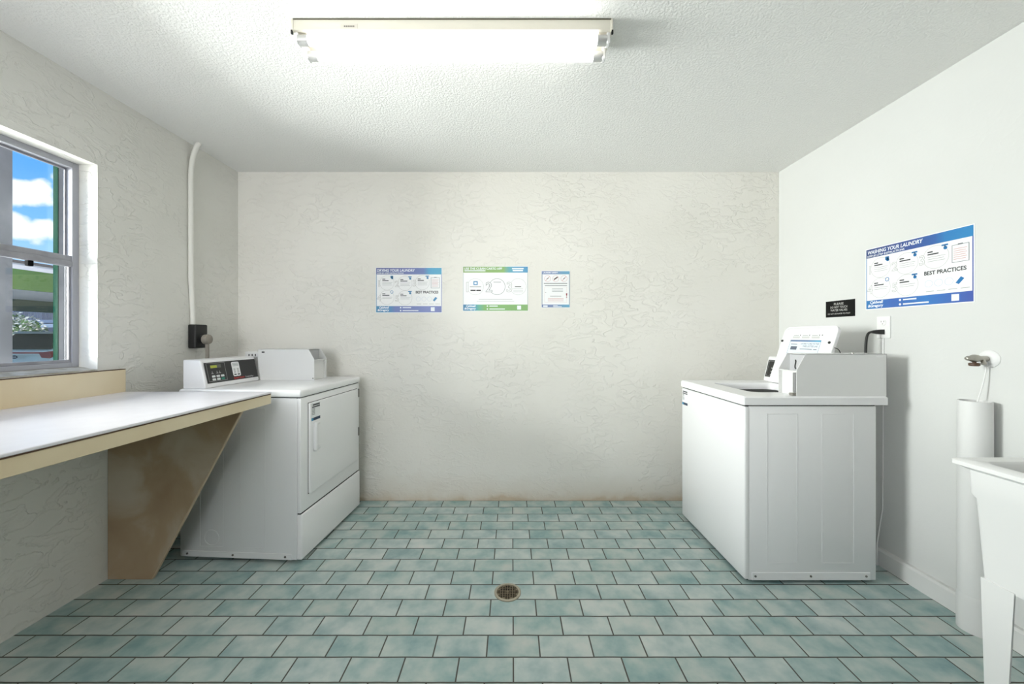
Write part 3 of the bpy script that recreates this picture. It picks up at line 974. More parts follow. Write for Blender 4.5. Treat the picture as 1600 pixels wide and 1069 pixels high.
# ------------------------------------------------------------------ conduit, dryer outlet and plug on the left wall
cd = [(WX0 + 0.060, 2.352, CZ)] + bez((WX0 + 0.052, 2.348, CZ - 0.02), (WX0 + 0.035, 2.346, CZ - 0.06), (WX0 + 0.020, 2.344, CZ - 0.10), (WX0 + 0.015, 2.344, CZ - 0.22)) + [(WX0 + 0.0145, 2.346, 1.6), (WX0 + 0.0145, 2.362, 1.292)]
cdt = MB().tube(cd, 0.014, 14).build('conduit', CONDUIT, None, True)
tag(cdt, 'white painted conduit running down the left wall from ceiling to black outlet', 'conduit')
ob = thing('dryer_outlet', 'black surface-mounted power outlet box on the left wall behind the dryer', 'outlet', (WX0, 2.385, 1.143))
m = MB().box((0, -0.047, 0), (0.050, 0.047, 0.149), 0.007, 3)
bx = m.build('outlet_box', BLACKP, ob, True)
MB().lathe([(0.027, 0), (0.027, 0.006), (0.024, 0.008), (0.0001, 0.008)], (0.050, 0.0, 0.055), 'x', 24).build('receptacle', mat('black_bakelite', (30, 30, 30), 0.4), ob, True)
dpl = thing('dryer_power_cord', 'grey right-angle plug and cord hanging from the black outlet above the dryer', 'power cord', (WX0 + 0.058, 2.385, 1.198))
MB().lathe([(0.012, 0.0), (0.022, 0.006), (0.031, 0.012), (0.033, 0.030), (0.029, 0.040), (0.018, 0.045), (0.0001, 0.045)], (0, 0, 0), 'x', 24).build('plug', GREYPLUG, dpl, True)
MB().tube([(0.026, 0, -0.015), (0.026, 0.001, -0.06), (0.024, 0.004, -0.11), (0.018, 0.006, -0.2), (0.012, 0.006, -0.4)], 0.0105, 10).build('cord', GREYPLUG, dpl, True)

# ------------------------------------------------------------------ washer outlet and black cord on the right wall
wo_ = thing('wall_outlet', 'white duplex outlet plate on the right wall above the washer', 'outlet', (WX1, 1.985, 1.208))
m = MB().box((-0.006, -0.036, 0), (0, 0.036, 0.116), 0.0025, 2)
m.build('cover_plate', PLATE, wo_, True)
for zc in (0.083, 0.033):
    m = MB().lathe([(0.0165, 0), (0.0165, -0.0035), (0.015, -0.0045), (0.0001, -0.0045)], (-0.005, 0, zc), 'x', 20)
    rc = m.build('receptacle', PLATE, wo_, True)
    m = MB().box((-0.0102, -0.008, zc + 0.001), (-0.009, -0.006, zc + 0.009)).box((-0.0102, 0.006, zc + 0.001), (-0.009, 0.008, zc + 0.009)).box((-0.0102, -0.002, zc - 0.009), (-0.009, 0.002, zc - 0.005))
    m.build('slot_pattern', mat('slot_dark', (70, 70, 68), 0.5), rc)
wc = thing('washer_power_cord', 'black plug and cord in the white outlet behind the washer coin box', 'power cord', (WX1 - 0.0105, 1.985, 1.241))
MB().loft([[Vector((x, y, z)) for y, z in ((-h, -k), (h, -k), (h, k), (-h, k))] for x, h, k in ((0, .013, .013), (-0.018, .014, .012), (-0.03, .011, .010), (-0.045, .008, .008), (-0.058, .005, .005))]).build('plug', BLACKP, wc, True)
MB().tube(bez((-0.05, 0, 0), (-0.085, 0, 0.0), (-0.085, 0.002, -0.02), (-0.085, 0.004, -0.13)) + [Vector((-0.085, 0.006, -0.3))], 0.006, 10).build('cord', BLACKP, wc, True)
wl = MB().tube([(WX1 - 0.004, 1.987, 1.208), (WX1 - 0.004, 1.986, 1.0), (WX1 - 0.004, 1.99, 0.3), (WX1 - 0.034, 1.99, 0.12), (WX1 - 0.034, 1.99, 0.0)], 0.0035, 8).build('thin_wall_cable', PVC, None, True)
tag(wl, 'thin white cable running down the right wall below the outlet plate', 'cable')

# ------------------------------------------------------------------ posters
PW, PH = 0.484, 0.328
BLUE_H = grad('blue_header_ink', [(0.0, (92, 104, 150)), (0.45, (112, 122, 176)), (0.72, (110, 130, 184)), (0.80, (84, 160, 200)), (1.0, (88, 168, 200))])
BLUE_F = grad('blue_footer_ink', [(0.0, (70, 140, 180)), (0.22, (84, 140, 190)), (0.30, (112, 130, 190)), (0.8, (128, 140, 196)), (1.0, (118, 128, 182))])
BLUE_H2 = grad('strong_blue_header_ink', [(0.0, (48, 70, 120)), (0.5, (58, 84, 150)), (0.70, (48, 96, 164)), (0.78, (42, 122, 184)), (1.0, (44, 132, 190))])
BLUE_F2 = grad('strong_blue_footer_ink', [(0.0, (46, 122, 184)), (0.3, (58, 100, 176)), (0.62, (50, 118, 190)), (1.0, (66, 88, 168))])
GREEN_H = grad('green_header_ink', [(0.0, (138, 168, 104)), (0.62, (142, 180, 110)), (0.70, (110, 172, 180)), (0.78, (100, 166, 200)), (1.0, (92, 152, 192))])
GREEN_F = grad('green_footer_ink', [(0.0, (76, 132, 172)), (0.18, (84, 156, 190)), (0.26, (110, 180, 150)), (0.34, (132, 180, 110)), (1.0, (136, 176, 116))])
INK = mat('poster_black_ink', (66, 70, 72), 0.5)
INK2 = mat('poster_grey_ink', (176, 178, 178), 0.5)
INK3 = mat('poster_line_ink', (196, 196, 194), 0.5)
PWHITE = mat('poster_white_ink', (240, 244, 248), 0.5)
ICON = mat('poster_icon_blue', (72, 138, 184), 0.5)
ICON2 = mat('poster_icon_strong', (30, 116, 178), 0.5)
ROSE = mat('poster_rose_ink', (216, 178, 176), 0.5)
REDI = mat('poster_red_ink', (150, 60, 66), 0.5)

def instruction_poster(root, title, header, footer, icon, qr3):
    Wd, Hd = PW, PH
    X = lambda u: -Wd / 2 + u * Wd
    Zc = lambda v: Hd / 2 - v * Hd
    MB().box((-Wd / 2 - 0.004, -0.0015, -Hd / 2 - 0.004), (Wd / 2 + 0.004, 0, Hd / 2 + 0.004)).build('paper', PAPER, root)
    f = Flat(0.0020).rect(X(0), Zc(0), X(1), Zc(.145)); f.build('header_band', header, root)
    f = Flat(0.0020).rect(X(0), Zc(.86), X(1), Zc(1)); f.build('footer_band', footer, root)
    f = Flat(0.0018).frame_rect(X(0), Zc(1), X(1), Zc(0), 0.004); f.build('border', footer, root)
    ink = lambda depth, name, m, draw: (lambda f: (draw(f), f.build(name, m, root)))(Flat(depth))
    logo_and_contacts(root, X, Zc, Wd)
    ink(0.0024, 'title_lettering', PWHITE, lambda f: f.text(title, X(.014), Zc(.083), 0.0185, 'l', 0.022, Wd * .575, 0.12))
    ink(0.0024, 'subtitle_lettering', PWHITE, lambda f: f.text('STEP-BY-STEP INSTRUCTIONS', X(.014), Zc(.132), 0.0095, 'l', 0.02, Wd * .405))
    ink(0.0022, 'heading_lettering', INK, lambda f: f.text('BEST PRACTICES', X(.605), Zc(.572), 0.0175, 'l', 0.03, Wd * .345))
    circ = [(.165, .335), (.44, .345), (.705, .33), (.165, .665), (.44, .675)]
    for i, (u, v) in enumerate(circ):
        ring_ = ink(0.0020, 'step_circle', INK3, lambda f: f.ring(X(u), Zc(v), 0.054, 0.0018))[1]
        nb = ink(0.0022, 'step_number', INK3, lambda f: f.text(str(i + 1), X(u) - 0.058, Zc(v) - 0.026, 0.044, 'c', 0.03))[1]
        f = Flat(0.0026).text(str(i + 1), X(u) - 0.058, Zc(v) - 0.026, 0.044, 'c', -0.012)
        f.build('number_fill', PAPER, nb)
        f = Flat(0.0022)
        f.rect(X(u) - 0.034, Zc(v) + 0.024, X(u) - 0.012, Zc(v) + 0.030)
        f.rect(X(u) - 0.034, Zc(v) + 0.013, X(u) + 0.012 + 0.006 * (i % 2), Zc(v) + 0.019)
        f.build('heading_print', INK, ring_)
        f = Flat(0.0022)
        for k in range(3 if i < 3 else 2):
            f.rect(X(u) - 0.034, Zc(v) + 0.002 - 0.010 * k, X(u) + (0.040, 0.034, 0.038)[k], Zc(v) + 0.004 - 0.010 * k)
        f.build('body_print', INK2, ring_)
        cx, cz = X(u) + 0.036, Zc(v) + 0.040
        f = Flat(0.0022)
        if i == 3:
            f.ring(cx, cz, 0.011, 0.003, 16)
        else:
            if i == 0:
                f.rect(cx - 0.010, cz - 0.006, cx + 0.010, cz + 0.012)
            else:
                f.rect(cx - 0.012, cz + 0.004, cx + 0.014, cz + 0.011)
            f.disc(cx + 0.003, cz - 0.006, 0.008, 10)
            f.rect(cx - 0.001, cz - 0.004, cx + 0.004, cz + 0.008)
        f.build('step_icon', icon, root)
    f = Flat(0.0022)
    f.poly([f.pt(X(.90) + a, Zc(.70) + b_) for a, b_ in ((-.016, -.010), (-.004, -.018), (.016, .006), (.004, .016))])
    f.build('card_icon', icon, root)
    for k in range(3):
        Flat(0.0022).ring(X(.645 + .085 * k), Zc(.70), 0.017, 0.0015, 24).build('practice_icon', mat('poster_pale_blue', (196, 208, 222), 0.5), root)
    f = Flat(0.0022)
    for k in range(4):
        f.rect(X(.62 + .095 * k), Zc(.815), X(.69 + .095 * k), Zc(.807))
    f.build('caption_print', INK2, root)
    f = Flat(0.0022).frame_rect(X(.838), Zc(.455), X(.97), Zc(.215), 0.0022)
    f.rect(X(.885), Zc(.222), X(.925), Zc(.205))
    cb = f.build('clipboard_frame', mat('poster_clip_grey', (132, 136, 142), 0.5), root)
    f = Flat(0.0022)
    for k in range(6):
        f.rect(X(.852), Zc(.275 + .028 * k), X(.955 - .01 * (k % 2)), Zc(.267 + .028 * k))
    f.build('clipboard_print', ROSE, cb)

def logo_and_contacts(root, X, Zc, Wd):
    f = Flat(0.0024)
    f.text('Caldwell', X(.045), Zc(.915), 0.0145, 'l', 0.03, Wd * .145, 0.15)
    f.text('&Gregory', X(.020), Zc(.972), 0.0145, 'l', 0.03, Wd * .175, 0.15)
    f.build('logo_lettering', PWHITE, root)
    for v, u1 in ((.895, .535), (.962, .645)):
        f = Flat(0.0024)
        f.disc(X(.375), Zc(v), 0.0055)
        f.rect(X(.405), Zc(v + .010), X(u1), Zc(v - .010))
        f.build('contact_print', PWHITE, root)
    Flat(0.0024).rect(X(.835), Zc(.975), X(.895), Zc(.885)).build('white_patch', PWHITE, root)

pz = lambda y, s=211.1: CAMZ + (525 - y) / s
px = lambda x, s=211.1: (x - 800) / s
p1 = thing('drying_poster', 'blue DRYING YOUR LAUNDRY poster, leftmost of three on the back wall', 'poster', (px(639), WY1, pz(453.5)), 0, None)
instruction_poster(p1, 'DRYING YOUR LAUNDRY', BLUE_H, BLUE_F, ICON, False)
p4 = thing('washing_poster', 'blue WASHING YOUR LAUNDRY poster on the right wall above the outlet', 'poster', (WX1, 1.842, 1.5325), -PI / 2)
instruction_poster(p4, 'WASHING YOUR LAUNDRY', BLUE_H2, BLUE_F2, ICON2, True)

p2 = thing('app_poster', 'green USE THE CLEAN CART APP poster in the middle of the back wall', 'poster', (px(774.2), WY1, pz(451.2)))
X = lambda u: -0.2395 + u * 0.479
Zc = lambda v: 0.163 - v * 0.326
MB().box((X(0) - 0.003, -0.0015, Zc(1) - 0.003), (X(1) + 0.003, 0, Zc(0) + 0.003)).build('paper', PAPER, p2)
Flat(0.0020).rect(X(0), Zc(0), X(1), Zc(.135)).build('header_band', GREEN_H, p2)
Flat(0.0020).rect(X(0), Zc(.86), X(1), Zc(1)).build('footer_band', GREEN_F, p2)
Flat(0.0018).frame_rect(X(0), Zc(1), X(1), Zc(0), 0.003).build('border', mat('border_sage', (168, 178, 168), 0.5), p2)
ink = lambda root, depth, name, m, draw: (lambda f: (draw(f), f.build(name, m, root)))(Flat(depth))[1]
ink(p2, 0.0024, 'title_lettering', PWHITE, lambda f: f.text('USE THE CLEAN CART\u00ae APP', X(.018), Zc(.070), 0.0165, 'l', 0.022, 0.479 * .585))
ink(p2, 0.0024, 'subtitle_print', PWHITE, lambda f: f.rect(X(.02), Zc(.105), X(.345), Zc(.085)))
ink(p2, 0.0024, 'corner_print', PWHITE, lambda f: (f.rect(X(.755), Zc(.058), X(.935), Zc(.032)), f.rect(X(.765), Zc(.105), X(.925), Zc(.075))))
logo_and_contacts(p2, X, Zc, 0.479)
MIDG = mat('poster_mid_grey', (150, 152, 152), 0.5)
for u, dg_, ud, ck, ik in ((.19, '1', .065, INK3, INK3), (.525, '2', .40, MIDG, MIDG), (.85, '3', .715, INK3, INK3)):
    ink(p2, 0.0020, 'step_circle', ck, lambda f: f.ring(X(u), Zc(.455), 0.061, 0.0028 if dg_ == '2' else 0.0018))
    nb = ink(p2, 0.0022, 'step_number', ik, lambda f: f.text(dg_, X(ud), Zc(.568), 0.070, 'c', 0.033))
    ink(nb, 0.0026, 'number_fill', PAPER, lambda f: f.text(dg_, X(ud), Zc(.568), 0.070, 'c', -0.004))
TB = mat('poster_true_black', (24, 24, 24), 0.5)
ink(p2, 0.0026, 'store_badge', TB, lambda f: f.rect(X(.115), Zc(.555), X(.195), Zc(.525)))
ink(p2, 0.0026, 'store_badge', TB, lambda f: f.rect(X(.205), Zc(.555), X(.275), Zc(.525)))
ink(p2, 0.0026, 'heading_print', INK, lambda f: f.rect(X(.105), Zc(.462), X(.28), Zc(.452)))
ink(p2, 0.0026, 'heading_print', INK, lambda f: f.rect(X(.80), Zc(.462), X(.895), Zc(.444)))
ink(p2, 0.0026, 'app_icon_frame', ICON, lambda f: f.frame_rect(X(.16), Zc(.42), X(.225), Zc(.33), 0.007))
ink(p2, 0.0026, 'caption_print', INK2, lambda f: f.rect(X(.47), Zc(.36), X(.585), Zc(.345)))
ink(p2, 0.0026, 'body_print', INK2, lambda f: [f.rect(X(.775), Zc(.505 + .035 * k), X(.925), Zc(.498 + .035 * k)) for k in range(3)])
ink(p2, 0.0026, 'footnote_print', INK2, lambda f: (f.rect(X(.24), Zc(.75), X(.76), Zc(.74)), f.rect(X(.21), Zc(.795), X(.79), Zc(.788))))

p3 = thing('safety_poster', 'small portrait LAUNDRY SAFETY notice, rightmost of three on the back wall', 'poster', (px(868.2), WY1, pz(452.2)))
X = lambda u: -0.1035 + u * 0.207
Zc = lambda v: 0.134 - v * 0.268
MB().box((X(0) - 0.003, -0.0015, Zc(1) - 0.003), (X(1) + 0.003, 0, Zc(0) + 0.003)).build('paper', PAPER, p3)
SB = grad('safety_blue_ink', [(0.0, (122, 138, 176)), (0.5, (132, 148, 184)), (0.75, (112, 160, 192)), (1.0, (110, 166, 196))], a=-0.1, b=0.1)
Flat(0.0020).rect(X(0), Zc(0), X(1), Zc(.085)).build('header_band', SB, p3)
Flat(0.0020).rect(X(0), Zc(.92), X(1), Zc(1)).build('footer_band', SB, p3)
Flat(0.0018).frame_rect(X(0), Zc(1), X(1), Zc(0), 0.0055).build('border', mat('border_steel', (140, 152, 166), 0.5), p3)
ink(p3, 0.0024, 'title_lettering', PWHITE, lambda f: f.text('LAUNDRY SAFETY', X(.05), Zc(.058), 0.0095, 'l', 0.03, 0.207 * .53))
ink(p3, 0.0024, 'logo_print', PWHITE, lambda f: f.rect(X(.05), Zc(.985), X(.21), Zc(.945)))
ink(p3, 0.0024, 'contact_print', PWHITE, lambda f: (f.rect(X(.41), Zc(.96), X(.57), Zc(.945)), f.rect(X(.41), Zc(.985), X(.72), Zc(.97))))
SYM = mat('poster_symbol', (92, 76, 78), 0.5)
for u in (.21, .50, .80):
    f = Flat(0.0022).ring(X(u), Zc(.205), 0.024, 0.0022, 28)
    f.poly([f.pt(X(u) + a, Zc(.205) + b_) for a, b_ in ((-.016, -.014), (-.013, -.017), (.016, .014), (.013, .017))])
    ps = f.build('prohibition_sign', ROSE, p3)
    f = Flat(0.0026)
    s_ = 1.0 if u == .5 else 0.5
    f.poly([f.pt(X(u) + a * s_, Zc(.205) + b_ * s_) for a, b_ in ((-.016, -.004), (-.010, -.010), (.018, .008), (.010, .014))])
    f.build('sign_symbol', SYM, ps)
TG = mat('poster_type_grey', (128, 130, 130), 0.5)
ink(p3, 0.0022, 'heading_print', TG, lambda f: (f.rect(X(.075), Zc(.348), X(.91), Zc(.328)), f.rect(X(.11), Zc(.405), X(.90), Zc(.390))))
ink(p3, 0.0022, 'body_print', INK2, lambda f: ([f.rect(X(.37), Zc(.49 + .038 * k), X(.76), Zc(.475 + .038 * k)) for k in range(3)], f.rect(X(.30), Zc(.70), X(.70), Zc(.68)), f.rect(X(.12), Zc(.60), X(.16), Zc(.585))))
ink(p3, 0.0022, 'red_print', ROSE, lambda f: [f.rect(X(.22), Zc(.76 + .032 * k), X(.78), Zc(.748 + .032 * k)) for k in range(3)])
ink(p3, 0.0022, 'box_frame', ROSE, lambda f: f.frame_rect(X(.10), Zc(.86), X(.90), Zc(.44), 0.001))
f = Flat(0.0026).poly([Vector((X(.865), -.0026, Zc(.61))), Vector((X(.875), -.0026, Zc(.68))), Vector((X(.905), -.0026, Zc(.68))), Vector((X(.915), -.0026, Zc(.61)))])
f.disc(X(.89), Zc(.715), 0.004, 10)
f.build('exclamation_mark', REDI, p3)

sg = thing('valve_sign', 'small black PLEASE DO NOT TOUCH WATER VALVES sign on the right wall', 'sign', (WX1, 2.253, 1.3845), -PI / 2)
MB().box((-0.100, -0.0025, -0.0495), (0.100, 0, 0.0495), 0.0006, 1).build('sign_plate', mat('sign_black', (12, 12, 11), 0.6, spec=0.2), sg)
f = Flat(0.0031)
f.text('PLEASE', -0.006, 0.0235, 0.0135, 'c', 0.0, 0.066)
f.text('DO NOT TOUCH', -0.006, 0.004, 0.0130, 'c', 0.0, 0.116)
f.text('WATER VALVES', -0.006, -0.0145, 0.0130, 'c', 0.0, 0.116)
f.text('DO NOT USE WATER TO WASH', -0.006, -0.0335, 0.0080, 'c', 0.0, 0.152)
f.build('lettering', mat('sign_white', (206, 206, 202), 0.5), sg)

# ------------------------------------------------------------------ floor drain
dn = thing('floor_drain', 'round metal floor drain grate set in the teal tile floor', 'drain', (-0.021, 1.777, 0))
R = 0.063
MB().lathe([(0.0001, 0.0005), (R * 0.9, 0.0005), (R * 0.9, 0.0015), (0.0001, 0.0015)], (0, 0, 0), 'z', 40).build('drain_hole', DRAINHOLE, dn)
MB().loft([[Vector((r * math.cos(2 * PI * k / 48), r * math.sin(2 * PI * k / 48), h)) for k in range(48)] for r, h in ((R, 0.0002), (R, 0.004), (R - 0.003, 0.005), (R - 0.011, 0.005), (R - 0.012, 0.0016))], False).build('rim', DRAIN, dn, True)
m = MB()
Ri = R - 0.010
for k in range(-4, 5):
    x_ = k * 0.0115
    h_ = math.sqrt(max(Ri * Ri - x_ * x_, 0))
    m.box((x_ - 0.0013, -h_, 0.0016), (x_ + 0.0013, h_, 0.0046))
    m.box((-h_, x_ - 0.0009, 0.0016), (h_, x_ + 0.0009, 0.0042))
m.lathe([(0.0001, 0.0016), (0.006, 0.0016), (0.006, 0.0052), (0.0001, 0.0054)], (0, 0, 0), 'z', 12)
for k in range(8):      # scalloped web between the openings and the rim
    a = 2 * PI * (k + 0.5) / 8
    m.lathe([(0.0001, 0.0016), (0.0085, 0.0016), (0.0085, 0.0044), (0.0001, 0.0046)], (0.050 * math.cos(a), 0.050 * math.sin(a), 0), 'z', 12)
m.build('grate', mat('grate_metal', (128, 116, 96), 0.5, 0.5), dn)

# ------------------------------------------------------------------ utility sink
SX0, SX1, SY0, SY1, SZ = 1.388, WX1 - 0.01, 0.60, 1.187, 0.832
sk = thing('utility_sink', 'white plastic laundry sink on tapered legs at the right wall', 'sink', ((SX0 + SX1) / 2, (SY0 + SY1) / 2, 0))
B = Vector(sk.location)
def sr(x0, y0, x1, y1, z, r=0.03):
    return [Vector((a, b_, z)) - B for a, b_ in rr_pts(x0, y0, x1, y1, r, 5)]
m = MB()
m.loft([sr(SX0, SY0, SX1, SY1, SZ - 0.012, .012), sr(SX0, SY0, SX1, SY1, SZ, .012), sr(SX0 + .010, SY0 + .01, SX1 - .01, SY1 - .010, SZ + .006, .012),
        sr(SX0 + .045, SY0 + .045, SX1 - .075, SY1 - .045, SZ + .004, .03), sr(SX0 + .052, SY0 + .052, SX1 - .082, SY1 - .052, SZ - .004, .03),
        sr(SX0 + .085, SY0 + .085, SX1 - .11, SY1 - .085, SZ - .335, .05)], False)
m.poly(sr(SX0 + .085, SY0 + .085, SX1 - .11, SY1 - .085, SZ - .335, .05))
m.build('bowl', TUBW, sk, True)
m = MB()
m.loft([sr(SX0 + .002, SY0 + .002, SX1 - .002, SY1 - .002, SZ - .012, .012), sr(SX0 + .030, SY0 + .035, SX1 - .03, SY1 - .022, SZ - .026, .012), sr(SX0 + .032, SY0 + .037, SX1 - .032, SY1 - .023, SZ - .098, .012),
        sr(SX0 + .039, SY0 + .045, SX1 - .04, SY1 - .031, SZ - .112, .012), sr(SX0 + .041, SY0 + .065, SX1 - .07, SY1 - .050, SZ - .350, .012)], False)
m.poly(sr(SX0 + .041, SY0 + .065, SX1 - .07, SY1 - .050, SZ - .350, .012))
m.build('apron', TUBW, sk, True)
for (cx, cy, sx_, sy_) in ((SX0 + 0.038, SY1 - 0.049, 1, -1), (SX0 + 0.038, SY0 + 0.07, 1, 1), (SX1 - 0.06, SY1 - 0.049, -1, -1), (SX1 - 0.06, SY0 + 0.07, -1, 1)):
    m = MB()
    zt = SZ - 0.345
    # L-shaped, tapering to the floor
    def Lr(wd, z, off):
        t = 0.005
        p = [(0, 0), (wd, 0), (wd, t), (t, t), (t, wd), (0, wd)]
        return [Vector((cx + sx_ * (a + off), cy + sy_ * (b_ + off), z)) - B for a, b_ in p]
    m.loft([Lr(0.043, 0.0, 0.007), Lr(0.076, zt, 0.0)])
    m.build('leg', TUBW, sk)
DK = mat('dark_drain_pipe', (92, 90, 88), 0.5)
m = MB().cyl(Vector((1.70, 0.90, SZ - .36)) - B, Vector((1.70, 0.90, 0.30)) - B, 0.022, 16)
m.tube([Vector(p) - B for p in [(1.70, 0.90, 0.32), (1.70, 0.90, 0.24), (1.73, 0.93, 0.18), (1.78, 0.97, 0.18), (1.82, 1.02, 0.22), (1.90, 1.06, 0.24), (WX1, 1.08, 0.24)]], 0.021, 12)
m.build('drain_trap', DK, sk, True)

# ------------------------------------------------------------------ standpipe and hose tap
PX, PY, PR = 1.922, 1.553, 0.049
st = thing('standpipe', 'wide white open-topped drain standpipe behind the sink', 'pipe', (PX, PY, 0))
ring = lambda r, z: [Vector((r * math.cos(2 * PI * k / 36), r * math.sin(2 * PI * k / 36), z)) for k in range(36)]
MB().loft([ring(PR, 0.13), ring(PR, 0.950), ring(PR - 0.004, 0.951), ring(PR - 0.004, 0.60)], False).build('riser', PVC, st, True)
m = MB().lathe([(PR + 0.003, 0.0), (PR + 0.003, 0.135), (PR + 0.0005, 0.150), (PR, 0.15)], (0, 0, 0), 'z', 36)
m.build('coupling', PVC, st, True)
fa = thing('hose_tap', 'old chrome hose tap with brown wheel on the right wall above the standpipe', 'tap', (WX1, 1.547, 1.125))
MB().lathe([(0.036, 0), (0.036, -0.003), (0.030, -0.008), (0.018, -0.012), (0.0001, -0.012)], (0, 0, 0), 'x', 32).build('wall_flange', WHITE2, fa, True)
m = MB()
m.cyl((-0.010, 0, 0), (-0.058, 0, 0.002), 0.0105, 16)
m.lathe([(0.0001, -0.050), (0.014, -0.050), (0.0155, -0.058), (0.0155, -0.070), (0.012, -0.078), (0.0095, -0.084), (0.0095, -0.092), (0.006, -0.098), (0.0001, -0.100)], (0, 0, 0.002), 'x', 18)
m.cyl((-0.030, 0, 0.0), (-0.040, -0.012, -0.020), 0.008, 12)
m.build('valve_body', CHROME, fa, True)
m = MB().lathe([(0.012, -0.016), (0.0165, -0.018), (0.0165, -0.027), (0.013, -0.030), (0.0001, -0.030)], (-0.064, 0, 0), 'z', 16)
m.lathe([(0.006, 0.0), (0.006, -0.018)], (-0.064, 0, 0), 'z', 12)
m.build('handle', BROWN, fa, True)
lp = MB().tube(bez((-0.014, -0.002, -0.015), (-0.020, -0.002, -0.075), (-0.03, 0.003, -0.125), (-0.045, 0.009, -0.195)), 0.0022, 8).build('hose', mat('clear_hose', (222, 222, 220), 0.3), fa, True)

# ------------------------------------------------------------------ outdoors
GZ = -0.36
struct(MB().box((-90, -40, GZ - 0.1), (XO - 0.0, 90, GZ)).build('ground', mat('asphalt', (168, 166, 160), 0.9, var=(1.5, (150, 148, 142), 0.8))))
def board(label, y0, y1, x):
    r_ = thing('shutter_board', label, 'shutter board', (x, (y0 + y1) / 2, GZ))
    MB().box((-0.011, y0 - (y0 + y1) / 2, 0), (0.011, y1 - (y0 + y1) / 2, 3.1), 0.001, 1).build('board', weathered('weathered_board', (98, 100, 108), (122, 124, 131), (150, 151, 158)), r_)
    MB().box((-0.0125, y0 - (y0 + y1) / 2 - 0.001, 0), (0.0125, y0 - (y0 + y1) / 2 + 0.004, 3.1)).build('edge_strip', mat('green_edge_paint', (14, 50, 38), 0.9, spec=0.0), r_)
board('mottled grey shutter board filling the left edge of the window view', 1.735, 1.827, -2.45)
board('grey shutter board with dark green edge at the right of the window view', 2.008, 2.30, -2.45)

GREEN = mat('carport_green', (104, 128, 56), 0.6, var=(0.6, (84, 108, 44), 0.8))
DGREEN = mat('carport_dark_green', (78, 88, 62), 0.7)
cp = thing('carport', 'green-fascia carport roof seen through the lower window pane', 'carport', (-12.0, 14.0, GZ))
B = Vector(cp.location)
def cb_(a, b_, name, mt, par=cp, bev=0.0):
    return MB().box(Vector(a) - B, Vector(b_) - B, bev).build(name, mt, par)
cb_((-15.5, 6.0, 2.43), (-9.06, 34, 2.56), 'roof', mat('roof_white', (214, 210, 206), 0.6))
cb_((-9.12, 6.0, 2.44), (-9.0, 34, 2.55), 'roof_flashing', mat('flashing_pink_white', (222, 210, 204), 0.5))
cb_((-9.06, 6.0, 2.55), (-8.98, 34, 2.60), 'gutter', mat('gutter_brown', (96, 84, 78), 0.6))
cb_((-9.06, 6.0, 2.07), (-9.0, 34, 2.44), 'fascia', GREEN)
cb_((-11.5, 6.0, 2.07), (-9.06, 34, 2.10), 'soffit', mat('soffit_white', (214, 212, 208), 0.6))
cb_((-11.62, 6.0, 1.80), (-11.5, 34, 2.08), 'beam', DGREEN)
for y_ in (6.2, 12.5, 20.5, 28.5):
    cb_((-11.61, y_, GZ), (-11.51, y_ + 0.1, 1.8), 'post', mat('post_white', (214, 212, 208), 0.6))

WALLB = mat('pale_lilac_wall', (190, 192, 212), 0.7)
bd = thing('apartment_building', 'pale two-storey apartment building with balcony seen beyond the carport', 'building', (-49, 38, GZ))
B = Vector(bd.location)
cbb = lambda a, b_, name, mt, par=None: cb_(a, b_, name, mt, par or bd)
cbb((-62, 39.2, GZ), (-36, 46, 6.5), 'wall', WALLB)
cbb((-62, 36.6, 2.50), (-36, 39.2, 2.80), 'balcony_slab', mat('slab_grey', (176, 178, 190), 0.7))
cbb((-62, 36.5, 2.05), (-36, 36.7, 2.40), 'balcony_fascia', mat('slab_white', (226, 224, 226), 0.6))
m = MB()
for k in range(180):
    x_ = -62 + k * 0.145
    m.box(Vector((x_, 36.62, 2.8)) - B, Vector((x_ + 0.05, 36.67, 3.85)) - B)
m.box(Vector((-62, 36.6, 3.82)) - B, Vector((-36, 36.7, 3.92)) - B)
m.build('balcony_railing', mat('railing_grey', (160, 156, 164), 0.6), bd)
cbb((-62, 36.6, 5.2), (-36, 46, 5.5), 'eaves', DGREEN)
cbb((-49.75, 39.1, 0.0), (-48.65, 39.2, 1.95), 'door', mat('door_blue', (62, 84, 124), 0.5))
cbb((-46.6, 39.1, 0.4), (-45.6, 39.2, 1.8), 'window', mat('window_dark', (70, 82, 104), 0.4))
cbb((-49.1, 39.1, 2.9), (-47.7, 39.2, 4.7), 'upper_door', mat('upper_dark', (86, 82, 92), 0.5))
cbb((-52.6, 39.1, 3.1), (-50.7, 39.2, 4.7), 'upper_window', mat('upper_glass', (104, 104, 116), 0.4))
for x_ in (-53.5, -47.55, -42.0):
    cbb((x_, 36.65, GZ), (x_ + 0.55, 37.0, 2.1), 'column', mat('column_white', (226, 222, 224), 0.6))

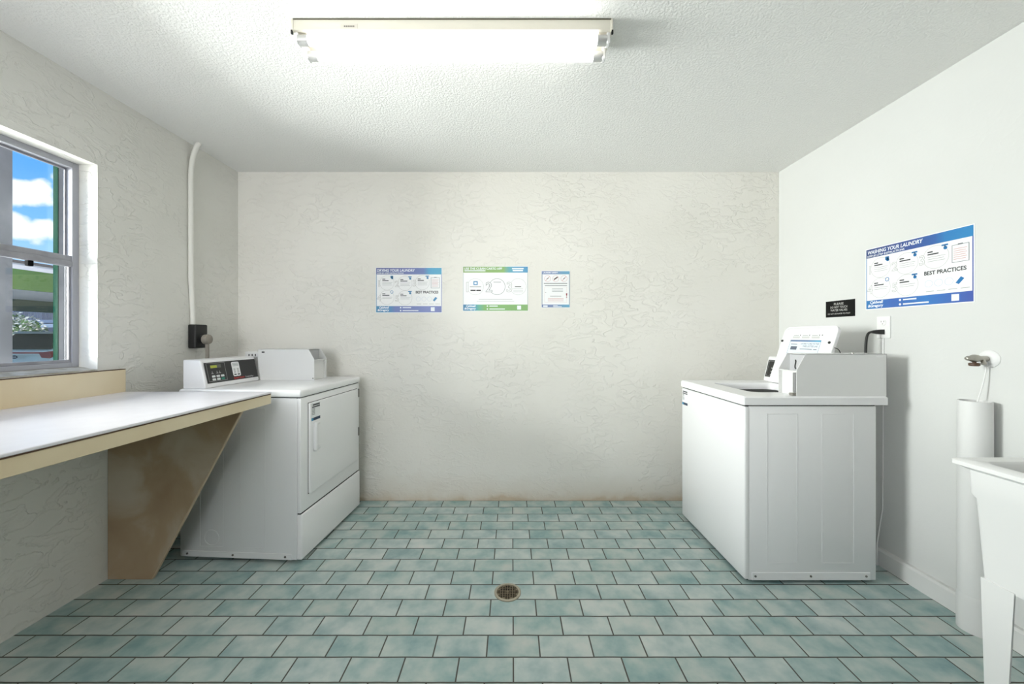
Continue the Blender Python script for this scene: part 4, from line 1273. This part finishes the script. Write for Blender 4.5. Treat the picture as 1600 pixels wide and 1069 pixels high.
def leaf_ball(name, root, n, c, rad, size, mt, flat=0.7):
    m = MB()
    for i in range(n):
        v = Vector((random.gauss(0, 1), random.gauss(0, 1), random.gauss(0, 1))).normalized() * random.uniform(0.55, 1.0)
        p = Vector(c) + Vector((v.x * rad[0], v.y * rad[1], v.z * rad[2]))
        u = Vector((random.uniform(-1, 1), random.uniform(-1, 1), random.uniform(-.6, .6))).normalized() * size
        w_ = u.orthogonal().normalized() * size * 0.45
        m.poly([p - u, p + w_, p + u, p - w_])
    return m.build(name, mt, root)
bu = thing('flowering_bush', 'white-flowering green bush beyond the parked car', 'bush', (-21.35, 16.2, GZ))
leaf_ball('foliage', bu, 1500, (0, 0, 1.25), (1.0, 0.9, 1.25), 0.10, mat('bush_leaf', (86, 116, 60), 0.6, var=(3, (120, 148, 84), 1)))
leaf_ball('flowers', bu, 900, (0.0, -0.1, 1.55), (0.95, 0.9, 1.10), 0.085, mat('bush_flower', (248, 238, 218), 0.6))
MB().cyl((0, 0, 0), (0, 0, 1.1), 0.06, 8, 0.03).build('stem', mat('bark', (96, 78, 60), 0.8), bu)
pl = thing('palm_plant', 'bright green spiky plant beside the white-flowering bush', 'plant', (-29.0, 22.5, GZ))
m = MB()
for k in range(26):
    a = 2 * PI * k / 26 * 3.3
    e = 0.25 + 0.9 * (k % 5) / 5
    d = Vector((math.cos(a) * math.cos(e), math.sin(a) * math.cos(e), math.sin(e)))
    sd = d.cross(Vector((0, 0, 1))).normalized() * 0.045
    p = Vector((0, 0, 1.75))
    m.poly([p - sd, p + d * 0.35 - sd * 1.3, p + d * 0.75 - Vector((0, 0, .12)), p + d * 0.35 + sd * 1.3, p + sd])
m.build('fronds', mat('frond_green', (96, 168, 72), 0.5), pl)
MB().cyl((0, 0, 0), (0, 0, 1.8), 0.07, 8, 0.05).build('trunk', MATS['bark'], pl)

def car(name, label, cat, x, y, body, hw, roof, length, badge=None, roofcol=None):
    """parked nose away (+Y); local origin at the rear, on the ground"""
    c = thing(name, label, cat, (x, y, GZ))
    sh = roof * 0.74
    def sec(yy, hw_, z0, z1, tuck):
        return [Vector((sx * a, yy, z)) for sx, a, z in ((-1, hw_ - .08, z0), (-1, hw_, z0 + .2), (-1, hw_, z1 - .14), (-1, hw_ - tuck, z1), (1, hw_ - tuck, z1), (1, hw_, z1 - .14), (1, hw_, z0 + .2), (1, hw_ - .08, z0))]
    bm_ = MB().loft([sec(0.10, hw - .10, .38, sh - .10, .14), sec(0.0, hw - .05, .36, sh - .16, .10), sec(0.02, hw - .02, .32, sh - .05, .10), sec(0.16, hw, .24, sh, .11), sec(length * .62, hw, .22, sh - .02, .11), sec(length * .92, hw - .06, .24, sh - .22, .14), sec(length, hw - .22, .34, sh - .36, .16)])
    bm_.build('body', body, c, True)
    def gs(yy, a0, z0, a1, z1):
        return [Vector((-a0, yy, z0)), Vector((-a1, yy, z1)), Vector((a1, yy, z1)), Vector((a0, yy, z0))]
    gl_ = MB()
    bl, rl = hw - .16, hw * 0.56
    v = [(-bl, .10, sh - .02), (bl, .10, sh - .02), (rl, .42, roof - .05), (-rl, .42, roof - .05), (-bl, length * .68, sh - .03), (bl, length * .68, sh - .03), (rl, length * .50, roof - .05), (-rl, length * .50, roof - .05)]
    gl_._add(v, [(0, 1, 2, 3), (5, 4, 7, 6), (1, 5, 6, 2), (4, 0, 3, 7), (3, 2, 6, 7), (1, 0, 4, 5)])
    bmesh.ops.recalc_face_normals(gl_.bm, faces=gl_.bm.faces[:])
    gl_.build('glass', mat('car_glass', (46, 54, 44), 0.15), c)
    m = MB()
    rt = [[Vector((a * (rl + .02), yy, z)) for a, yy, z in ((-1, .34, roof - .06), (1, .34, roof - .06), (1, length * .52, roof - .06), (-1, length * .52, roof - .06))],
          [Vector((a * (rl - .03), yy, z)) for a, yy, z in ((-1, .44, roof), (1, .44, roof), (1, length * .46, roof), (-1, length * .46, roof))]]
    m.loft(rt)
    m.build('roof', roofcol or body, c, True)
    for sx in (-1, 1):
        m = MB().prism([(sx * (hw - .32), sh - .10), (sx * (hw - .04), sh - .07), (sx * (hw + .005), sh - .20), (sx * (hw - .05), sh - .25), (sx * (hw - .24), sh - .23)], 'y', -.02, .22)
        m.build('tail_light', mat('tail_red', (150, 48, 40), 0.3), c)
        for yy in (length * .2, length * .8):
            m = MB().lathe([(0.0001, 0), (.33, 0), (.34, .03), (.34, .19), (.32, .22), (.0001, .22)], (sx * (hw - .22) - (0.0 if sx > 0 else 0.22) + (0 if sx > 0 else 0.22 - 0.22), yy, .34), 'x', 24)
            m.build('wheel', mat('tyre', (30, 30, 30), 0.8), c, True)
    m = MB().box((-hw + .28, -.012, sh - .13), (hw - .28, .05, sh - .085))
    m.build('light_bar', mat('light_bar_red', (168, 84, 74), 0.3), c)
    MB().box((-hw + .06, -.05, .36), (hw - .06, .14, .60), .04).build('bumper', mat('bumper_grey', (70, 72, 74), 0.6), c, True)
    if badge:
        f = Flat(0.016)
        n = 28
        zb = sh - .215
        m_ = [f.pt(.085 * math.cos(2 * PI * i / n), zb + .045 * math.sin(2 * PI * i / n)) for i in range(n)]
        f.poly(m_)
        f.build('badge_plate', mat('badge_dark', (34, 40, 40), 0.3), c)
        f = Flat(0.019).text(badge, 0, zb - .018, .036, 'c', 0.02, .11)
        f.build('badge_letters', mat('badge_silver', (214, 220, 220), 0.3), c)
    return c
car('parked_car', 'white hatchback SUV seen from behind through the lower window pane', 'car', -12.62, 9.5, mat('car_white', (222, 232, 224), 0.25), 0.935, 1.70, 4.4, 'KIA')
car('red_car', 'dark red car half hidden beyond the white SUV', 'car', -16.75, 14.2, mat('car_red', (120, 42, 46), 0.25), 0.90, 1.42, 4.4)
